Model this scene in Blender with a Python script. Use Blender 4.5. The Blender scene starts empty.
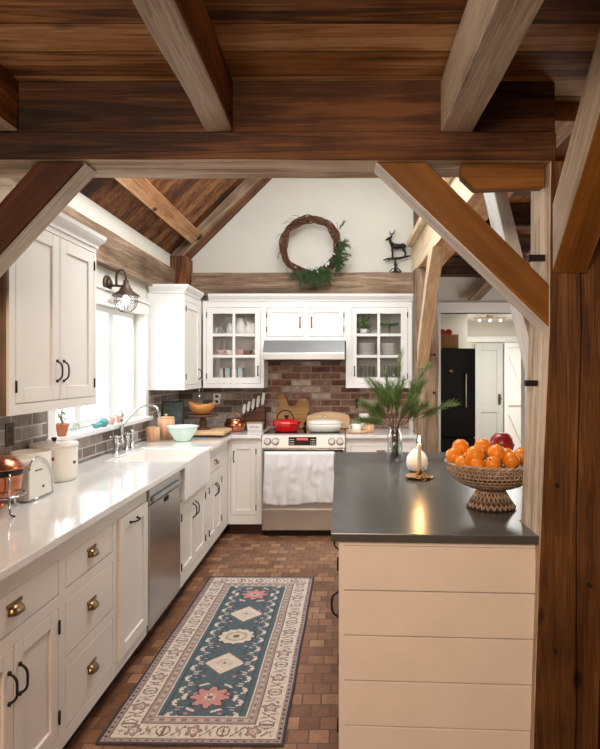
import bpy, bmesh, math, random
from mathutils import Vector, Matrix, noise
random.seed(7)
PI = math.pi
S = bpy.context.scene
C = S.collection

# ---------------------------------------------------------------- camera, world, lights
FPX = 580.0; VPX = 341.0; VPY = 371.0; HC = 1.5
cam_d = bpy.data.cameras.new('camera'); cam = bpy.data.objects.new('camera', cam_d); C.objects.link(cam)
cam.location = (0, 0, HC); cam.rotation_euler = (PI/2, 0, 0)
cam_d.sensor_fit = 'VERTICAL'; cam_d.sensor_height = 36; cam_d.lens = FPX/749*36
cam_d.shift_x = -(VPX-300)/749; cam_d.shift_y = -(374.5-VPY)/749
cam_d.clip_start = .05
S.camera = cam
w = bpy.data.worlds.new('sky'); S.world = w; w.use_nodes = True
bg = w.node_tree.nodes['Background']; bg.inputs[0].default_value = (.93, .96, 1, 1); bg.inputs[1].default_value = 2.5
S.view_settings.view_transform = 'Standard'; S.view_settings.look = 'None'
S.view_settings.gamma = 1; S.view_settings.use_curve_mapping = False
S.view_settings.exposure = 0.34
def area(name, loc, rot, sx, sy, power, col):
    l = bpy.data.lights.new(name, 'AREA'); l.shape = 'RECTANGLE'; l.size = sx; l.size_y = sy; l.energy = power; l.color = col
    o = bpy.data.objects.new(name, l); o.location = loc; o.rotation_euler = rot; C.objects.link(o); return o
area('window_daylight', (-2.35, 4.1, 1.75), (0, math.radians(-100), 0), 1.3, 2.0, 34, (.96, .98, 1))
area('vault_fill', (0.1, 4.0, 3.75), (0, 0, 0), .7, 2.2, 25, (1, .96, .88))  # added area lamp hidden under the ridge; the roof has no skylight
area('kitchen_fill', (-.3, 3.45, 3.15), (math.radians(32), 0, 0), 1.4, .7, 38, (.96, .98, 1))  # added fill lamp above the tie beam, brightens cabinet fronts and counter
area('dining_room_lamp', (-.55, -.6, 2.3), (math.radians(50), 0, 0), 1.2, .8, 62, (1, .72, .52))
area('aisle_fill', (2.5, 4.2, 1.6), (0, math.radians(90), 0), 1.3, 1.6, 22, (1, .96, .9))  # unseen area lamp added in the aisle; no window is built there
area('hall_light', (2.4, 8.0, 2.3), (0, 0, 0), 1.0, 1.4, 60, (1, .97, .92))

# ---------------------------------------------------------------- materials
def newmat(name):
    m = bpy.data.materials.new(name); m.use_nodes = True
    nt = m.node_tree; return m, nt, nt.nodes['Principled BSDF']
def N(nt, t, **k):
    n = nt.nodes.new(t)
    for a, b in k.items(): setattr(n, a, b)
    return n
def rgb(c): return (c[0], c[1], c[2], 1)
def s2l(r, g, b):
    f = lambda v: (v/255/12.92) if v/255 <= .04045 else ((v/255+.055)/1.055)**2.4
    return (f(r), f(g), f(b))
def ramp(nt, stops, interp='LINEAR'):
    n = N(nt, 'ShaderNodeValToRGB'); cr = n.color_ramp; cr.interpolation = interp
    cr.elements[0].position = stops[0][0]; cr.elements[0].color = rgb(stops[0][1])
    cr.elements[1].position = stops[-1][0]; cr.elements[1].color = rgb(stops[-1][1])
    for p, c in stops[1:-1]:
        e = cr.elements.new(p); e.color = rgb(c)
    return n
def plain(name, c, rough=.5, metal=0, var=.06, scale=9, bump=.0, coat=0, **k):
    m, nt, b = newmat(name)
    tc = N(nt, 'ShaderNodeTexCoord'); no = N(nt, 'ShaderNodeTexNoise'); no.inputs['Scale'].default_value = scale; no.inputs['Detail'].default_value = 4
    nt.links.new(tc.outputs['Object'], no.inputs['Vector'])
    r = ramp(nt, [(.3, tuple(x*(1-var) for x in c)), (.7, tuple(min(1, x*(1+var)) for x in c))])
    nt.links.new(no.outputs['Fac'], r.inputs[0]); nt.links.new(r.outputs[0], b.inputs['Base Color'])
    b.inputs['Roughness'].default_value = rough; b.inputs['Metallic'].default_value = metal
    b.inputs['Coat Weight'].default_value = coat
    if bump:
        bp = N(nt, 'ShaderNodeBump'); bp.inputs['Strength'].default_value = bump; bp.inputs['Distance'].default_value = .01
        nt.links.new(no.outputs['Fac'], bp.inputs['Height']); nt.links.new(bp.outputs[0], b.inputs['Normal'])
    for a, v in k.items(): b.inputs[a.replace('_', ' ')].default_value = v
    return m
def wood(name, stops, axis=2, scale=1.0, rough=.6, bump=.4, knots=True, planks=None, seed=0.0, spec=.3):
    """grain along local axis; planks=(axis, width): board-to-board variation and dark seams"""
    m, nt, b = newmat(name); L = nt.links.new
    tc = N(nt, 'ShaderNodeTexCoord'); mp = N(nt, 'ShaderNodeMapping')
    sc = [15*scale]*3; sc[axis] = .8*scale
    mp.inputs['Scale'].default_value = sc; mp.inputs['Location'].default_value = (seed, seed*.7, seed*1.3)
    L(tc.outputs['Object'], mp.inputs[0])
    src = mp.outputs[0]
    if planks:
        sx = N(nt, 'ShaderNodeSeparateXYZ'); L(tc.outputs['Object'], sx.inputs[0])
        dv = N(nt, 'ShaderNodeMath', operation='DIVIDE'); L(sx.outputs[planks[0]], dv.inputs[0]); dv.inputs[1].default_value = planks[1]
        fl = N(nt, 'ShaderNodeMath', operation='FLOOR'); L(dv.outputs[0], fl.inputs[0])
        fr = N(nt, 'ShaderNodeMath', operation='FRACT'); L(dv.outputs[0], fr.inputs[0])
        wn = N(nt, 'ShaderNodeTexWhiteNoise', noise_dimensions='1D'); L(fl.outputs[0], wn.inputs['W'])
        vm = N(nt, 'ShaderNodeVectorMath', operation='MULTIPLY_ADD'); L(wn.outputs['Color'], vm.inputs[0]); vm.inputs[1].default_value = (17, 17, 17); L(src, vm.inputs[2])
        src = vm.outputs[0]
    n1 = N(nt, 'ShaderNodeTexNoise'); n1.inputs['Scale'].default_value = 1.0; n1.inputs['Detail'].default_value = 6; n1.inputs['Roughness'].default_value = .62; n1.inputs['Distortion'].default_value = .5
    L(src, n1.inputs['Vector'])
    n2 = N(nt, 'ShaderNodeTexNoise'); n2.inputs['Scale'].default_value = 6; n2.inputs['Detail'].default_value = 3; L(src, n2.inputs['Vector'])
    wv = N(nt, 'ShaderNodeMath', operation='MULTIPLY'); L(n1.outputs['Fac'], wv.inputs[0]); wv.inputs[1].default_value = 55
    sn = N(nt, 'ShaderNodeMath', operation='SINE'); L(wv.outputs[0], sn.inputs[0])
    ad = N(nt, 'ShaderNodeMath', operation='MULTIPLY_ADD'); L(sn.outputs[0], ad.inputs[0]); ad.inputs[1].default_value = .06; L(n1.outputs['Fac'], ad.inputs[2])
    a2 = N(nt, 'ShaderNodeMath', operation='MULTIPLY_ADD'); L(n2.outputs['Fac'], a2.inputs[0]); a2.inputs[1].default_value = .35; L(ad.outputs[0], a2.inputs[2])
    fac = a2.outputs[0]
    if planks:
        a3 = N(nt, 'ShaderNodeMath', operation='MULTIPLY_ADD'); L(wn.outputs['Value'], a3.inputs[0]); a3.inputs[1].default_value = .34; L(fac, a3.inputs[2])
        a4 = N(nt, 'ShaderNodeMath', operation='SUBTRACT'); L(a3.outputs[0], a4.inputs[0]); a4.inputs[1].default_value = .17; fac = a4.outputs[0]
    n3 = N(nt, 'ShaderNodeTexNoise'); n3.inputs['Scale'].default_value = 2.6; n3.inputs['Detail'].default_value = 3; L(tc.outputs['Object'], n3.inputs['Vector'])
    a5 = N(nt, 'ShaderNodeMath', operation='MULTIPLY_ADD'); L(n3.outputs['Fac'], a5.inputs[0]); a5.inputs[1].default_value = .55; L(fac, a5.inputs[2])
    a6 = N(nt, 'ShaderNodeMath', operation='SUBTRACT'); L(a5.outputs[0], a6.inputs[0]); a6.inputs[1].default_value = .275; fac = a6.outputs[0]
    r = ramp(nt, [(.34+p*.6, c) for p, c in stops]); L(fac, r.inputs[0]); col = r.outputs[0]
    dark = tuple(x*.22 for x in stops[0][1])
    if knots:
        mp2 = N(nt, 'ShaderNodeMapping'); s2 = [5*scale]*3; s2[axis] = 2.2*scale; mp2.inputs['Scale'].default_value = s2; mp2.inputs['Location'].default_value = (seed*2, seed, seed)
        L(tc.outputs['Object'], mp2.inputs[0])
        vo = N(nt, 'ShaderNodeTexVoronoi'); vo.inputs['Scale'].default_value = 1; L(mp2.outputs[0], vo.inputs['Vector'])
        kr = ramp(nt, [(.04, (1, 1, 1)), (.10, (0, 0, 0))]); L(vo.outputs['Distance'], kr.inputs[0])
        mx = N(nt, 'ShaderNodeMix', data_type='RGBA'); L(kr.outputs[0], mx.inputs[0]); L(col, mx.inputs[6]); mx.inputs[7].default_value = rgb(dark); col = mx.outputs[2]
    if planks:
        lt = N(nt, 'ShaderNodeMath', operation='LESS_THAN'); L(fr.outputs[0], lt.inputs[0]); lt.inputs[1].default_value = .004/planks[1]
        mx = N(nt, 'ShaderNodeMix', data_type='RGBA'); L(lt.outputs[0], mx.inputs[0]); L(col, mx.inputs[6]); mx.inputs[7].default_value = rgb(tuple(x*.5 for x in dark)); col = mx.outputs[2]
    L(col, b.inputs['Base Color']); b.inputs['Roughness'].default_value = rough
    b.inputs['Specular IOR Level'].default_value = spec
    bp = N(nt, 'ShaderNodeBump'); bp.inputs['Strength'].default_value = bump; bp.inputs['Distance'].default_value = .008
    L(fac, bp.inputs['Height']); L(bp.outputs[0], b.inputs['Normal'])
    return m
def brick(name, ua, va, bw, bh, cols, mortar, ms=.008, bump=.7, rough=.8, offset=.5):
    """ua, va: which world axes run along and across the courses"""
    m, nt, b = newmat(name); L = nt.links.new
    g = N(nt, 'ShaderNodeNewGeometry'); s = N(nt, 'ShaderNodeSeparateXYZ'); c = N(nt, 'ShaderNodeCombineXYZ')
    L(g.outputs['Position'], s.inputs[0]); L(s.outputs[ua], c.inputs[0]); L(s.outputs[va], c.inputs[1])
    nd = N(nt, 'ShaderNodeTexNoise'); nd.inputs['Scale'].default_value = 14; L(g.outputs['Position'], nd.inputs['Vector'])
    vm = N(nt, 'ShaderNodeVectorMath', operation='MULTIPLY_ADD'); L(nd.outputs['Color'], vm.inputs[0]); vm.inputs[1].default_value = (.008, .008, 0); L(c.outputs[0], vm.inputs[2])
    bt = N(nt, 'ShaderNodeTexBrick'); L(vm.outputs[0], bt.inputs['Vector'])
    bt.inputs['Scale'].default_value = 1; bt.inputs['Brick Width'].default_value = bw; bt.inputs['Row Height'].default_value = bh
    bt.inputs['Mortar Size'].default_value = ms; bt.inputs['Mortar Smooth'].default_value = .3; bt.offset = offset
    bt.inputs['Color1'].default_value = (0, 0, 0, 1); bt.inputs['Color2'].default_value = (1, 1, 1, 1); bt.inputs['Mortar'].default_value = (.5, .5, .5, 1); bt.inputs['Bias'].default_value = 0
    n2 = N(nt, 'ShaderNodeTexNoise'); n2.inputs['Scale'].default_value = 17; n2.inputs['Detail'].default_value = 6; n2.inputs['Roughness'].default_value = .7; L(g.outputs['Position'], n2.inputs['Vector'])
    ma = N(nt, 'ShaderNodeMath', operation='MULTIPLY_ADD'); L(n2.outputs['Fac'], ma.inputs[0]); ma.inputs[1].default_value = 1.1
    ml = N(nt, 'ShaderNodeMath', operation='MULTIPLY_ADD'); L(bt.outputs['Color'], ml.inputs[0]); ml.inputs[1].default_value = .75; ml.inputs[2].default_value = -.43
    L(ml.outputs[0], ma.inputs[2])
    r = ramp(nt, cols); L(ma.outputs[0], r.inputs[0])
    mx = N(nt, 'ShaderNodeMix', data_type='RGBA'); L(bt.outputs['Fac'], mx.inputs[0]); L(r.outputs[0], mx.inputs[6]); mx.inputs[7].default_value = rgb(mortar)
    L(mx.outputs[2], b.inputs['Base Color']); b.inputs['Roughness'].default_value = rough
    iv = N(nt, 'ShaderNodeMath', operation='MULTIPLY_ADD'); L(bt.outputs['Fac'], iv.inputs[0]); iv.inputs[1].default_value = -1; 
    nn = N(nt, 'ShaderNodeMath', operation='MULTIPLY'); L(n2.outputs['Fac'], nn.inputs[0]); nn.inputs[1].default_value = .6; L(nn.outputs[0], iv.inputs[2])
    bp = N(nt, 'ShaderNodeBump'); bp.inputs['Strength'].default_value = bump; bp.inputs['Distance'].default_value = .006
    L(iv.outputs[0], bp.inputs['Height']); L(bp.outputs[0], b.inputs['Normal'])
    return m
def glassy(name, tint=(1, 1, 1), refl=.08, rough=.02):
    m, nt, b = newmat(name); L = nt.links.new
    nt.nodes.remove(b); out = nt.nodes['Material Output']
    t = N(nt, 'ShaderNodeBsdfTransparent'); t.inputs[0].default_value = rgb(tint)
    g = N(nt, 'ShaderNodeBsdfGlossy'); g.inputs['Roughness'].default_value = rough
    f = N(nt, 'ShaderNodeLayerWeight'); f.inputs[0].default_value = .25
    a = N(nt, 'ShaderNodeMath', operation='MULTIPLY_ADD'); L(f.outputs['Facing'], a.inputs[0]); a.inputs[1].default_value = .45; a.inputs[2].default_value = refl*.5
    mx = N(nt, 'ShaderNodeMixShader'); L(a.outputs[0], mx.inputs[0]); L(t.outputs[0], mx.inputs[1]); L(g.outputs[0], mx.inputs[2]); L(mx.outputs[0], out.inputs[0])
    return m
def emis(name, c, s):
    m, nt, b = newmat(name); b.inputs['Base Color'].default_value = rgb(c); b.inputs['Emission Color'].default_value = rgb(c); b.inputs['Emission Strength'].default_value = s
    return m
def vcol(name, rough=.9):
    m, nt, b = newmat(name); L = nt.links.new
    a = N(nt, 'ShaderNodeVertexColor'); a.layer_name = 'col'
    tc = N(nt, 'ShaderNodeTexCoord'); n = N(nt, 'ShaderNodeTexNoise'); n.inputs['Scale'].default_value = 60; n.inputs['Detail'].default_value = 5; L(tc.outputs['Object'], n.inputs['Vector'])
    r = ramp(nt, [(.3, (.80, .79, .78)), (.7, (1.0, 1.0, 1.0))]); L(n.outputs['Fac'], r.inputs[0])
    mx = N(nt, 'ShaderNodeMix', data_type='RGBA', blend_type='MULTIPLY'); mx.inputs[0].default_value = 1; L(a.outputs['Color'], mx.inputs[6]); L(r.outputs[0], mx.inputs[7])
    L(mx.outputs[2], b.inputs['Base Color']); b.inputs['Roughness'].default_value = rough; b.inputs['Specular IOR Level'].default_value = .1
    bp = N(nt, 'ShaderNodeBump'); bp.inputs['Strength'].default_value = .4; bp.inputs['Distance'].default_value = .003; L(n.outputs['Fac'], bp.inputs['Height']); L(bp.outputs[0], b.inputs['Normal'])
    return m

M = {}
M['paint'] = plain('cabinet_paint', (.80, .775, .735), .38, var=.015, scale=3)
M['plaster'] = plain('plaster', (.66, .64, .575), .9, var=.03, scale=2.5, bump=.05)
M['trim'] = plain('trim_paint', (.78, .775, .76), .4, var=.01)
M['shiplap'] = plain('shiplap_paint', (.80, .76, .70), .42, var=.03, scale=6, bump=.05)
DK = [(0, s2l(38, 20, 10)), (.35, s2l(84, 46, 20)), (.65, s2l(128, 76, 36)), (1, s2l(168, 112, 62))]
DKB = [(0, s2l(16, 9, 5)), (.35, s2l(46, 27, 15)), (.65, s2l(76, 47, 27)), (1, s2l(112, 76, 46))]
RED = [(0, s2l(62, 36, 12)), (.35, s2l(108, 70, 26)), (.65, s2l(130, 88, 38)), (1, s2l(154, 108, 54))]
GRY = [(0, s2l(110, 102, 92)), (.3, s2l(168, 158, 144)), (.65, s2l(196, 188, 174)), (1, s2l(222, 214, 202))]
PAL = [(0, s2l(168, 138, 104)), (.35, s2l(212, 188, 152)), (.65, s2l(228, 208, 176)), (1, s2l(240, 226, 200))]
TAN = [(0, s2l(58, 44, 33)), (.35, s2l(104, 83, 64)), (.65, s2l(138, 114, 92)), (1, s2l(176, 152, 128))]
ROOF = [(0, s2l(44, 24, 12)), (.35, s2l(86, 50, 26)), (.65, s2l(124, 78, 44)), (1, s2l(160, 112, 70))]
M['beam_x'] = wood('dark_beam_x', DKB, 0, .8, bump=.6, seed=3)
M['beam_y'] = wood('beam_y', TAN, 1, .8, bump=.7, seed=4)
M['beam_xt'] = wood('beam_xt', TAN, 0, .8, bump=.7, seed=8)
M['dark_z'] = wood('dark_z', DK, 2, .8, bump=.6, seed=5)
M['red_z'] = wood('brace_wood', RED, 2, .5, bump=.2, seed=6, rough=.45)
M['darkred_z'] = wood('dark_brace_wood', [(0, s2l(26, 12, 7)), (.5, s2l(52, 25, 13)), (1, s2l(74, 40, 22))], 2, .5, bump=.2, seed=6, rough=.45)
M['red_x'] = wood('bolster_wood', RED, 0, .5, bump=.3, seed=9)
M['post_z'] = wood('post_wood', [(0, s2l(40, 24, 12)), (.35, s2l(76, 49, 25)), (.65, s2l(100, 67, 35)), (1, s2l(130, 92, 52))], 2, .9, bump=.6, seed=12, rough=.5)
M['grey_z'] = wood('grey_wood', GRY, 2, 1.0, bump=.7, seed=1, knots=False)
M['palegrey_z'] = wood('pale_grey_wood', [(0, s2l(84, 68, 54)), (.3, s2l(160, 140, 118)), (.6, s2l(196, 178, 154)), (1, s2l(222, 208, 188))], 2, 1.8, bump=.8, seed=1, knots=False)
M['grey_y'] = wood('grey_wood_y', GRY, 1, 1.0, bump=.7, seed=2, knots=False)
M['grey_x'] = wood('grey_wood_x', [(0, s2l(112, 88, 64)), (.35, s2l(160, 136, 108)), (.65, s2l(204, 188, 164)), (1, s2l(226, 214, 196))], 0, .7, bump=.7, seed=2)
M['joist_side'] = wood('joist_side', DK, 1, .8, bump=.6, seed=21)
M['litside_z'] = wood('lit_side_wood_z', PAL, 2, .8, bump=.4, seed=7, knots=False)
M['pale_y'] = wood('pale_wood_y', PAL, 1, .8, bump=.4, seed=7, knots=False)
M['tan_z'] = wood('tan_wood_z', TAN, 2, .8, bump=.5, seed=11)
M['lt_z'] = wood('light_brace_wood', [(0, s2l(140, 104, 70)), (.4, s2l(184, 148, 110)), (1, s2l(214, 184, 148))], 2, .8, bump=.4, seed=31)
M['white_z'] = wood('limed_lit_wood', [(0, s2l(160, 156, 150)), (.35, s2l(206, 203, 197)), (1, s2l(228, 225, 220))], 2, .9, bump=.4, seed=13, knots=False)
M['rafter_y'] = wood('purlin_wood', [(0, s2l(110, 66, 38)), (.4, s2l(166, 116, 76)), (.7, s2l(192, 146, 106)), (1, s2l(212, 174, 136))], 1, .8, bump=.6, seed=15)
M['ceil_x'] = wood('ceiling_boards', [(0, s2l(44, 26, 14)), (.3, s2l(104, 72, 42)), (.6, s2l(158, 118, 76)), (1, s2l(206, 174, 130))], 0, .7, bump=.5, planks=(1, .150), seed=17)
M['aisle_ceil'] = wood('aisle_boards', DK, 1, .7, bump=.5, planks=(0, .16), seed=19)
M['roof_b'] = wood('roof_boards', ROOF, 0, .8, bump=.5, planks=(1, .13), seed=23)
BR = [(0, s2l(84, 50, 40)), (.3, s2l(128, 88, 74)), (.5, s2l(146, 112, 98)), (.72, s2l(182, 164, 148)), (1, s2l(214, 202, 188))]
M['brick_b'] = brick('brick_back', 0, 2, .200, .0675, BR, s2l(160, 140, 126))
M['brick_g'] = brick('brick_grey', 0, 2, .200, .0675, [(0, s2l(70, 60, 54)), (.35, s2l(104, 92, 84)), (.6, s2l(126, 114, 106)), (1, s2l(184, 174, 164))], s2l(150, 138, 128))
M['brick_l'] = brick('brick_left', 1, 2, .200, .0675, [(0, s2l(96, 84, 78)), (.5, s2l(138, 126, 120)), (1, s2l(178, 168, 160))], s2l(186, 178, 170), ms=.006)
M['floor'] = brick('floor_brick', 0, 1, .086, .090, [(0, s2l(96, 63, 44)), (.35, s2l(124, 85, 60)), (.65, s2l(141, 100, 72)), (1, s2l(170, 131, 100))], s2l(96, 70, 52), ms=.004, bump=.5, rough=.42, offset=.5)
M['dark'] = plain('dark_void', (.012, .009, .007), .9)
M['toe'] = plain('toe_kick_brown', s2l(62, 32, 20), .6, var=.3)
M['iron'] = plain('black_iron', (.022, .02, .018), .42, .6)
M['bronze'] = plain('aged_brass', s2l(150, 128, 96), .3, 1, var=.2, scale=40)
M['steel'] = plain('stainless', (.50, .50, .49), .27, .92, var=.05, scale=3)
M['steel_l'] = plain('brushed_steel', (.60, .60, .59), .36, .6, var=.04, scale=3)
M['steel_b'] = plain('hood_steel', (.42, .45, .47), .34, .7, var=.03, scale=3)
M['chrome'] = plain('chrome', (.58, .59, .60), .07, 1, var=.01)
M['blackglass'] = plain('black_glass', (.008, .008, .009), .06, 0)
M['black'] = plain('black_enamel', (.006, .006, .006), .4, Specular_IOR_Level=.2)
M['glass'] = glassy('glass')
M['jar_glass'] = glassy('jar_glass', (.95, .97, .96), .16)
M['white_cer'] = plain('white_ceramic', (.83, .82, .79), .15, var=.01)
M['cream_cer'] = plain('cream_ceramic', s2l(230, 227, 217), .2, var=.02)
M['mint'] = plain('mint_glass', s2l(212, 234, 224), .15, var=.02)
M['teal'] = plain('teal_glass', s2l(96, 168, 172), .12, var=.1)
M['terra'] = plain('terracotta', s2l(206, 128, 92), .8, var=.12, scale=30)
M['red_en'] = plain('red_enamel', s2l(206, 30, 32), .12, var=.06, coat=.6)
M['copper'] = plain('copper', s2l(188, 118, 88), .22, 1, var=.15, scale=12)
M['lightwood'] = wood('light_wood', [(0, s2l(176, 132, 92)), (.5, s2l(214, 176, 134)), (1, s2l(234, 204, 166))], 0, 2, bump=.1, knots=False)
M['crockwood'] = wood('crock_wood', [(0, s2l(168, 118, 84)), (.5, s2l(206, 160, 124)), (1, s2l(226, 190, 156))], 2, 2, bump=.1, knots=False)
M['walnut'] = wood('walnut', [(0, s2l(46, 28, 20)), (.5, s2l(84, 54, 40)), (1, s2l(120, 84, 62))], 0, 2, bump=.1, knots=False)
M['honey'] = wood('honey_wood', [(0, s2l(120, 70, 28)), (.5, s2l(176, 116, 58)), (1, s2l(208, 156, 90))], 0, 2, bump=.1, knots=False)
M['oak_dk'] = wood('old_oak', [(0, s2l(96, 66, 36)), (.5, s2l(156, 114, 66)), (1, s2l(190, 148, 96))], 0, 2, bump=.1, knots=False)
M['wicker'] = plain('wicker', s2l(176, 152, 128), .7, var=.35, scale=45, bump=.5)
M['wicker_dk'] = plain('dark_wicker', s2l(74, 56, 42), .7, var=.4, scale=45, bump=.5)
M['basket'] = plain('basket_straw', s2l(150, 112, 66), .8, var=.35, scale=50, bump=.5)
M['orange'] = plain('orange_peel', s2l(246, 150, 40), .36, var=.08, scale=90, bump=.12)
M['pome'] = plain('pomegranate_skin', s2l(150, 36, 34), .32, var=.3, scale=8)
M['leafbrown'] = plain('calyx_brown', s2l(70, 50, 26), .8)
M['needle'] = plain('pine_needles', s2l(104, 130, 72), .55, var=.35, scale=14)
M['needle_dk'] = plain('wreath_greens', s2l(62, 88, 48), .6, var=.4, scale=14)
M['bark'] = plain('bark', s2l(78, 58, 40), .85, var=.3, scale=30)
M['vine'] = plain('grapevine', s2l(88, 56, 36), .85, var=.35, scale=25, bump=.3)
M['wax'] = plain('candle_wax', s2l(246, 236, 214), .5, var=.01, Subsurface_Weight=.3)
M['flame'] = emis('candle_flame', (1, .62, .24), 30)
M['brass'] = plain('brass', s2l(176, 142, 92), .25, 1, var=.15)
M['towel'] = plain('towel_cotton', (.70, .70, .70), .95, var=.03, scale=200, bump=.2)
M['grey_fab'] = plain('grey_weave', s2l(128, 124, 120), .95, var=.25, scale=220, bump=.5)
M['red_fab'] = plain('red_fabric', s2l(170, 44, 40), .9, var=.1, scale=120)
M['quartz'] = plain('white_quartz', s2l(228, 228, 226), .10, var=.035, scale=5, coat=.3)
M['soap'] = plain('island_slate', s2l(78, 80, 79), .27, var=.16, scale=5)
M['grey_door'] = plain('hall_door_paint', s2l(180, 182, 178), .5, var=.02)
M['pink'] = plain('pink_cup', s2l(214, 160, 156), .25)
M['blue_book'] = plain('pale_blue', s2l(206, 222, 222), .6)
M['slate_blue'] = plain('slate_blue_tray', s2l(92, 112, 118), .6, var=.3, scale=18)
M['red_led'] = emis('red_display', (.75, .05, .07), .6)
M['lampglass'] = glassy('lamp_glass', (.97, .97, .97), .1)
M['bulb'] = emis('bulb', (1, .9, .75), 4)
M['lampmetal'] = plain('lamp_bronze', s2l(92, 78, 68), .45, .7, var=.2)
M['rug'] = vcol('rug_wool')
M['ink'] = plain('dark_lettering', s2l(60, 58, 56), .6)

# ---------------------------------------------------------------- mesh builder
def chain_matrix(o):
    m = Matrix()
    while o:
        m = (Matrix.Translation(o.location) @ o.rotation_euler.to_matrix().to_4x4()) @ m
        o = o.parent
    return m
class MB:
    def __init__(s, xf=None): s.bm = bmesh.new(); s.xf = xf or Matrix(); s.mi = 0
    def _v(s, p): return s.bm.verts.new(s.xf @ Vector(p))
    def _f(s, vs, smooth=False):
        try:
            f = s.bm.faces.new(vs); f.smooth = smooth; f.material_index = s.mi; return f
        except ValueError: return None
    def box(s, x0, x1, y0, y1, z0, z1):
        v = [s._v((x, y, z)) for z in (z0, z1) for x, y in ((x0, y0), (x1, y0), (x1, y1), (x0, y1))]
        for q in ((3, 2, 1, 0), (4, 5, 6, 7), (0, 1, 5, 4), (1, 2, 6, 5), (2, 3, 7, 6), (3, 0, 4, 7)): s._f([v[i] for i in q])
        return s
    def prism(s, poly, a, b, axis=1, smooth=False):
        """poly in the two other axes (in xyz order), extruded along axis from a to b"""
        def P(u, v, t):
            r = [u, v]; r.insert(axis, t); return r
        A = [s._v(P(u, v, a)) for u, v in poly]; B = [s._v(P(u, v, b)) for u, v in poly]
        s._f(A[::-1]); s._f(B)
        n = len(poly)
        for i in range(n): s._f([A[i], A[(i+1) % n], B[(i+1) % n], B[i]], smooth)
        return s
    def lathe(s, prof, c=(0, 0, 0), n=28, sx=1, sy=1, smooth=True, cap=True):
        rings = []
        for r, z in prof:
            if r < 1e-5: rings.append([s._v((c[0], c[1], c[2]+z))])
            else: rings.append([s._v((c[0]+r*sx*math.cos(2*PI*i/n), c[1]+r*sy*math.sin(2*PI*i/n), c[2]+z)) for i in range(n)])
        for A, B in zip(rings, rings[1:]):
            for i in range(n):
                j = (i+1) % n
                if len(A) == 1 and len(B) == 1: continue
                if len(A) == 1: s._f([A[0], B[j], B[i]], smooth)
                elif len(B) == 1: s._f([A[i], A[j], B[0]], smooth)
                else: s._f([A[i], A[j], B[j], B[i]], smooth)
        if cap:
            if len(rings[0]) > 1: s._f(rings[0][::-1])
            if len(rings[-1]) > 1: s._f(rings[-1])
        return s
    def tube(s, pts, r, n=8, closed=False, smooth=True):
        pts = [Vector(p) for p in pts]; m = len(pts); rs = r if isinstance(r, (list, tuple)) else [r]*m
        rings = []; up = None
        for i, p in enumerate(pts):
            if closed: t = pts[(i+1) % m]-pts[i-1]
            else: t = pts[min(i+1, m-1)]-pts[max(i-1, 0)]
            if t.length < 1e-9: t = Vector((0, 0, 1))
            t.normalize()
            if up is None:
                up = Vector((0, 0, 1)) if abs(t.z) < .9 else Vector((1, 0, 0))
            a = t.cross(up)
            if a.length < 1e-6: a = t.cross(Vector((0, 1, .3)))
            a.normalize(); b = a.cross(t).normalized(); up = b
            rings.append([s._v(p+(a*math.cos(2*PI*k/n)+b*math.sin(2*PI*k/n))*rs[i]) for k in range(n)])
        seq = list(zip(rings, rings[1:]))
        if closed: seq.append((rings[-1], rings[0]))
        for A, B in seq:
            for k in range(n): s._f([A[k], A[(k+1) % n], B[(k+1) % n], B[k]], smooth)
        if not closed: s._f(rings[0][::-1]); s._f(rings[-1])
        return s
    def ball(s, c, r, n=14, sz=None, sy=None):
        k = n//2; sz = sz or r; sy = sy or r
        prof = [(math.sin(PI*i/k), -math.cos(PI*i/k)*sz) for i in range(k+1)]
        prof[0] = (0, -sz); prof[-1] = (0, sz)
        return s.lathe([(a*r, z) for a, z in prof], c, n, 1, sy/r)
    def hewn(s, x0, x1, y0, y1, z0, z1, axis, seg=10, jit=.006, seed=0, mats=None):
        """box cut along its axis with wandering hewn arrises; mats maps side (0 low-a,1 low-b,2 high-a,3 high-b) to a slot"""
        lo = (x0, y0, z0); hi = (x1, y1, z1); a, b = [i for i in range(3) if i != axis]
        rings = []
        for i in range(seg+1):
            t = lo[axis]+(hi[axis]-lo[axis])*i/seg; R = []
            for (ua, ub) in ((0, 0), (1, 0), (1, 1), (0, 1)):
                p = [0, 0, 0]; p[axis] = t; p[a] = (lo, hi)[ua][a]; p[b] = (lo, hi)[ub][b]
                q = Vector((t*2.3+seed*7.1+ua*3.3, ub*5.7+seed, .5))
                p[a] += noise.noise(q)*jit*2; p[b] += noise.noise(q+Vector((9, 4, 2)))*jit*2
                R.append(s._v(p))
            rings.append(R)
        for A, B in zip(rings, rings[1:]):
            for k in range(4):
                old = s.mi
                if mats: s.mi = mats[k]
                s._f([A[k], A[(k+1) % 4], B[(k+1) % 4], B[k]]); s.mi = old
        s._f(rings[0][::-1]); s._f(rings[-1])
        return s
    def build(s, name, mat, parent=None, world=True, bevel=0, seg=1, origin=None):
        bm = s.bm
        bmesh.ops.recalc_face_normals(bm, faces=bm.faces[:])
        me = bpy.data.meshes.new(name)
        o = bpy.data.objects.new(name, me); C.objects.link(o)
        if parent is not None:
            o.parent = parent
            if world: bmesh.ops.transform(bm, matrix=chain_matrix(parent).inverted(), verts=bm.verts)
        elif world:
            xs = [v.co.x for v in bm.verts]; ys = [v.co.y for v in bm.verts]; zs = [v.co.z for v in bm.verts]
            c = Vector(origin) if origin else Vector(((min(xs)+max(xs))/2, (min(ys)+max(ys))/2, min(zs)))
            bmesh.ops.translate(bm, vec=-c, verts=bm.verts); o.location = c
        bm.to_mesh(me); bm.free()
        for mm in (mat if isinstance(mat, (list, tuple)) else [mat]): me.materials.append(mm)
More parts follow.
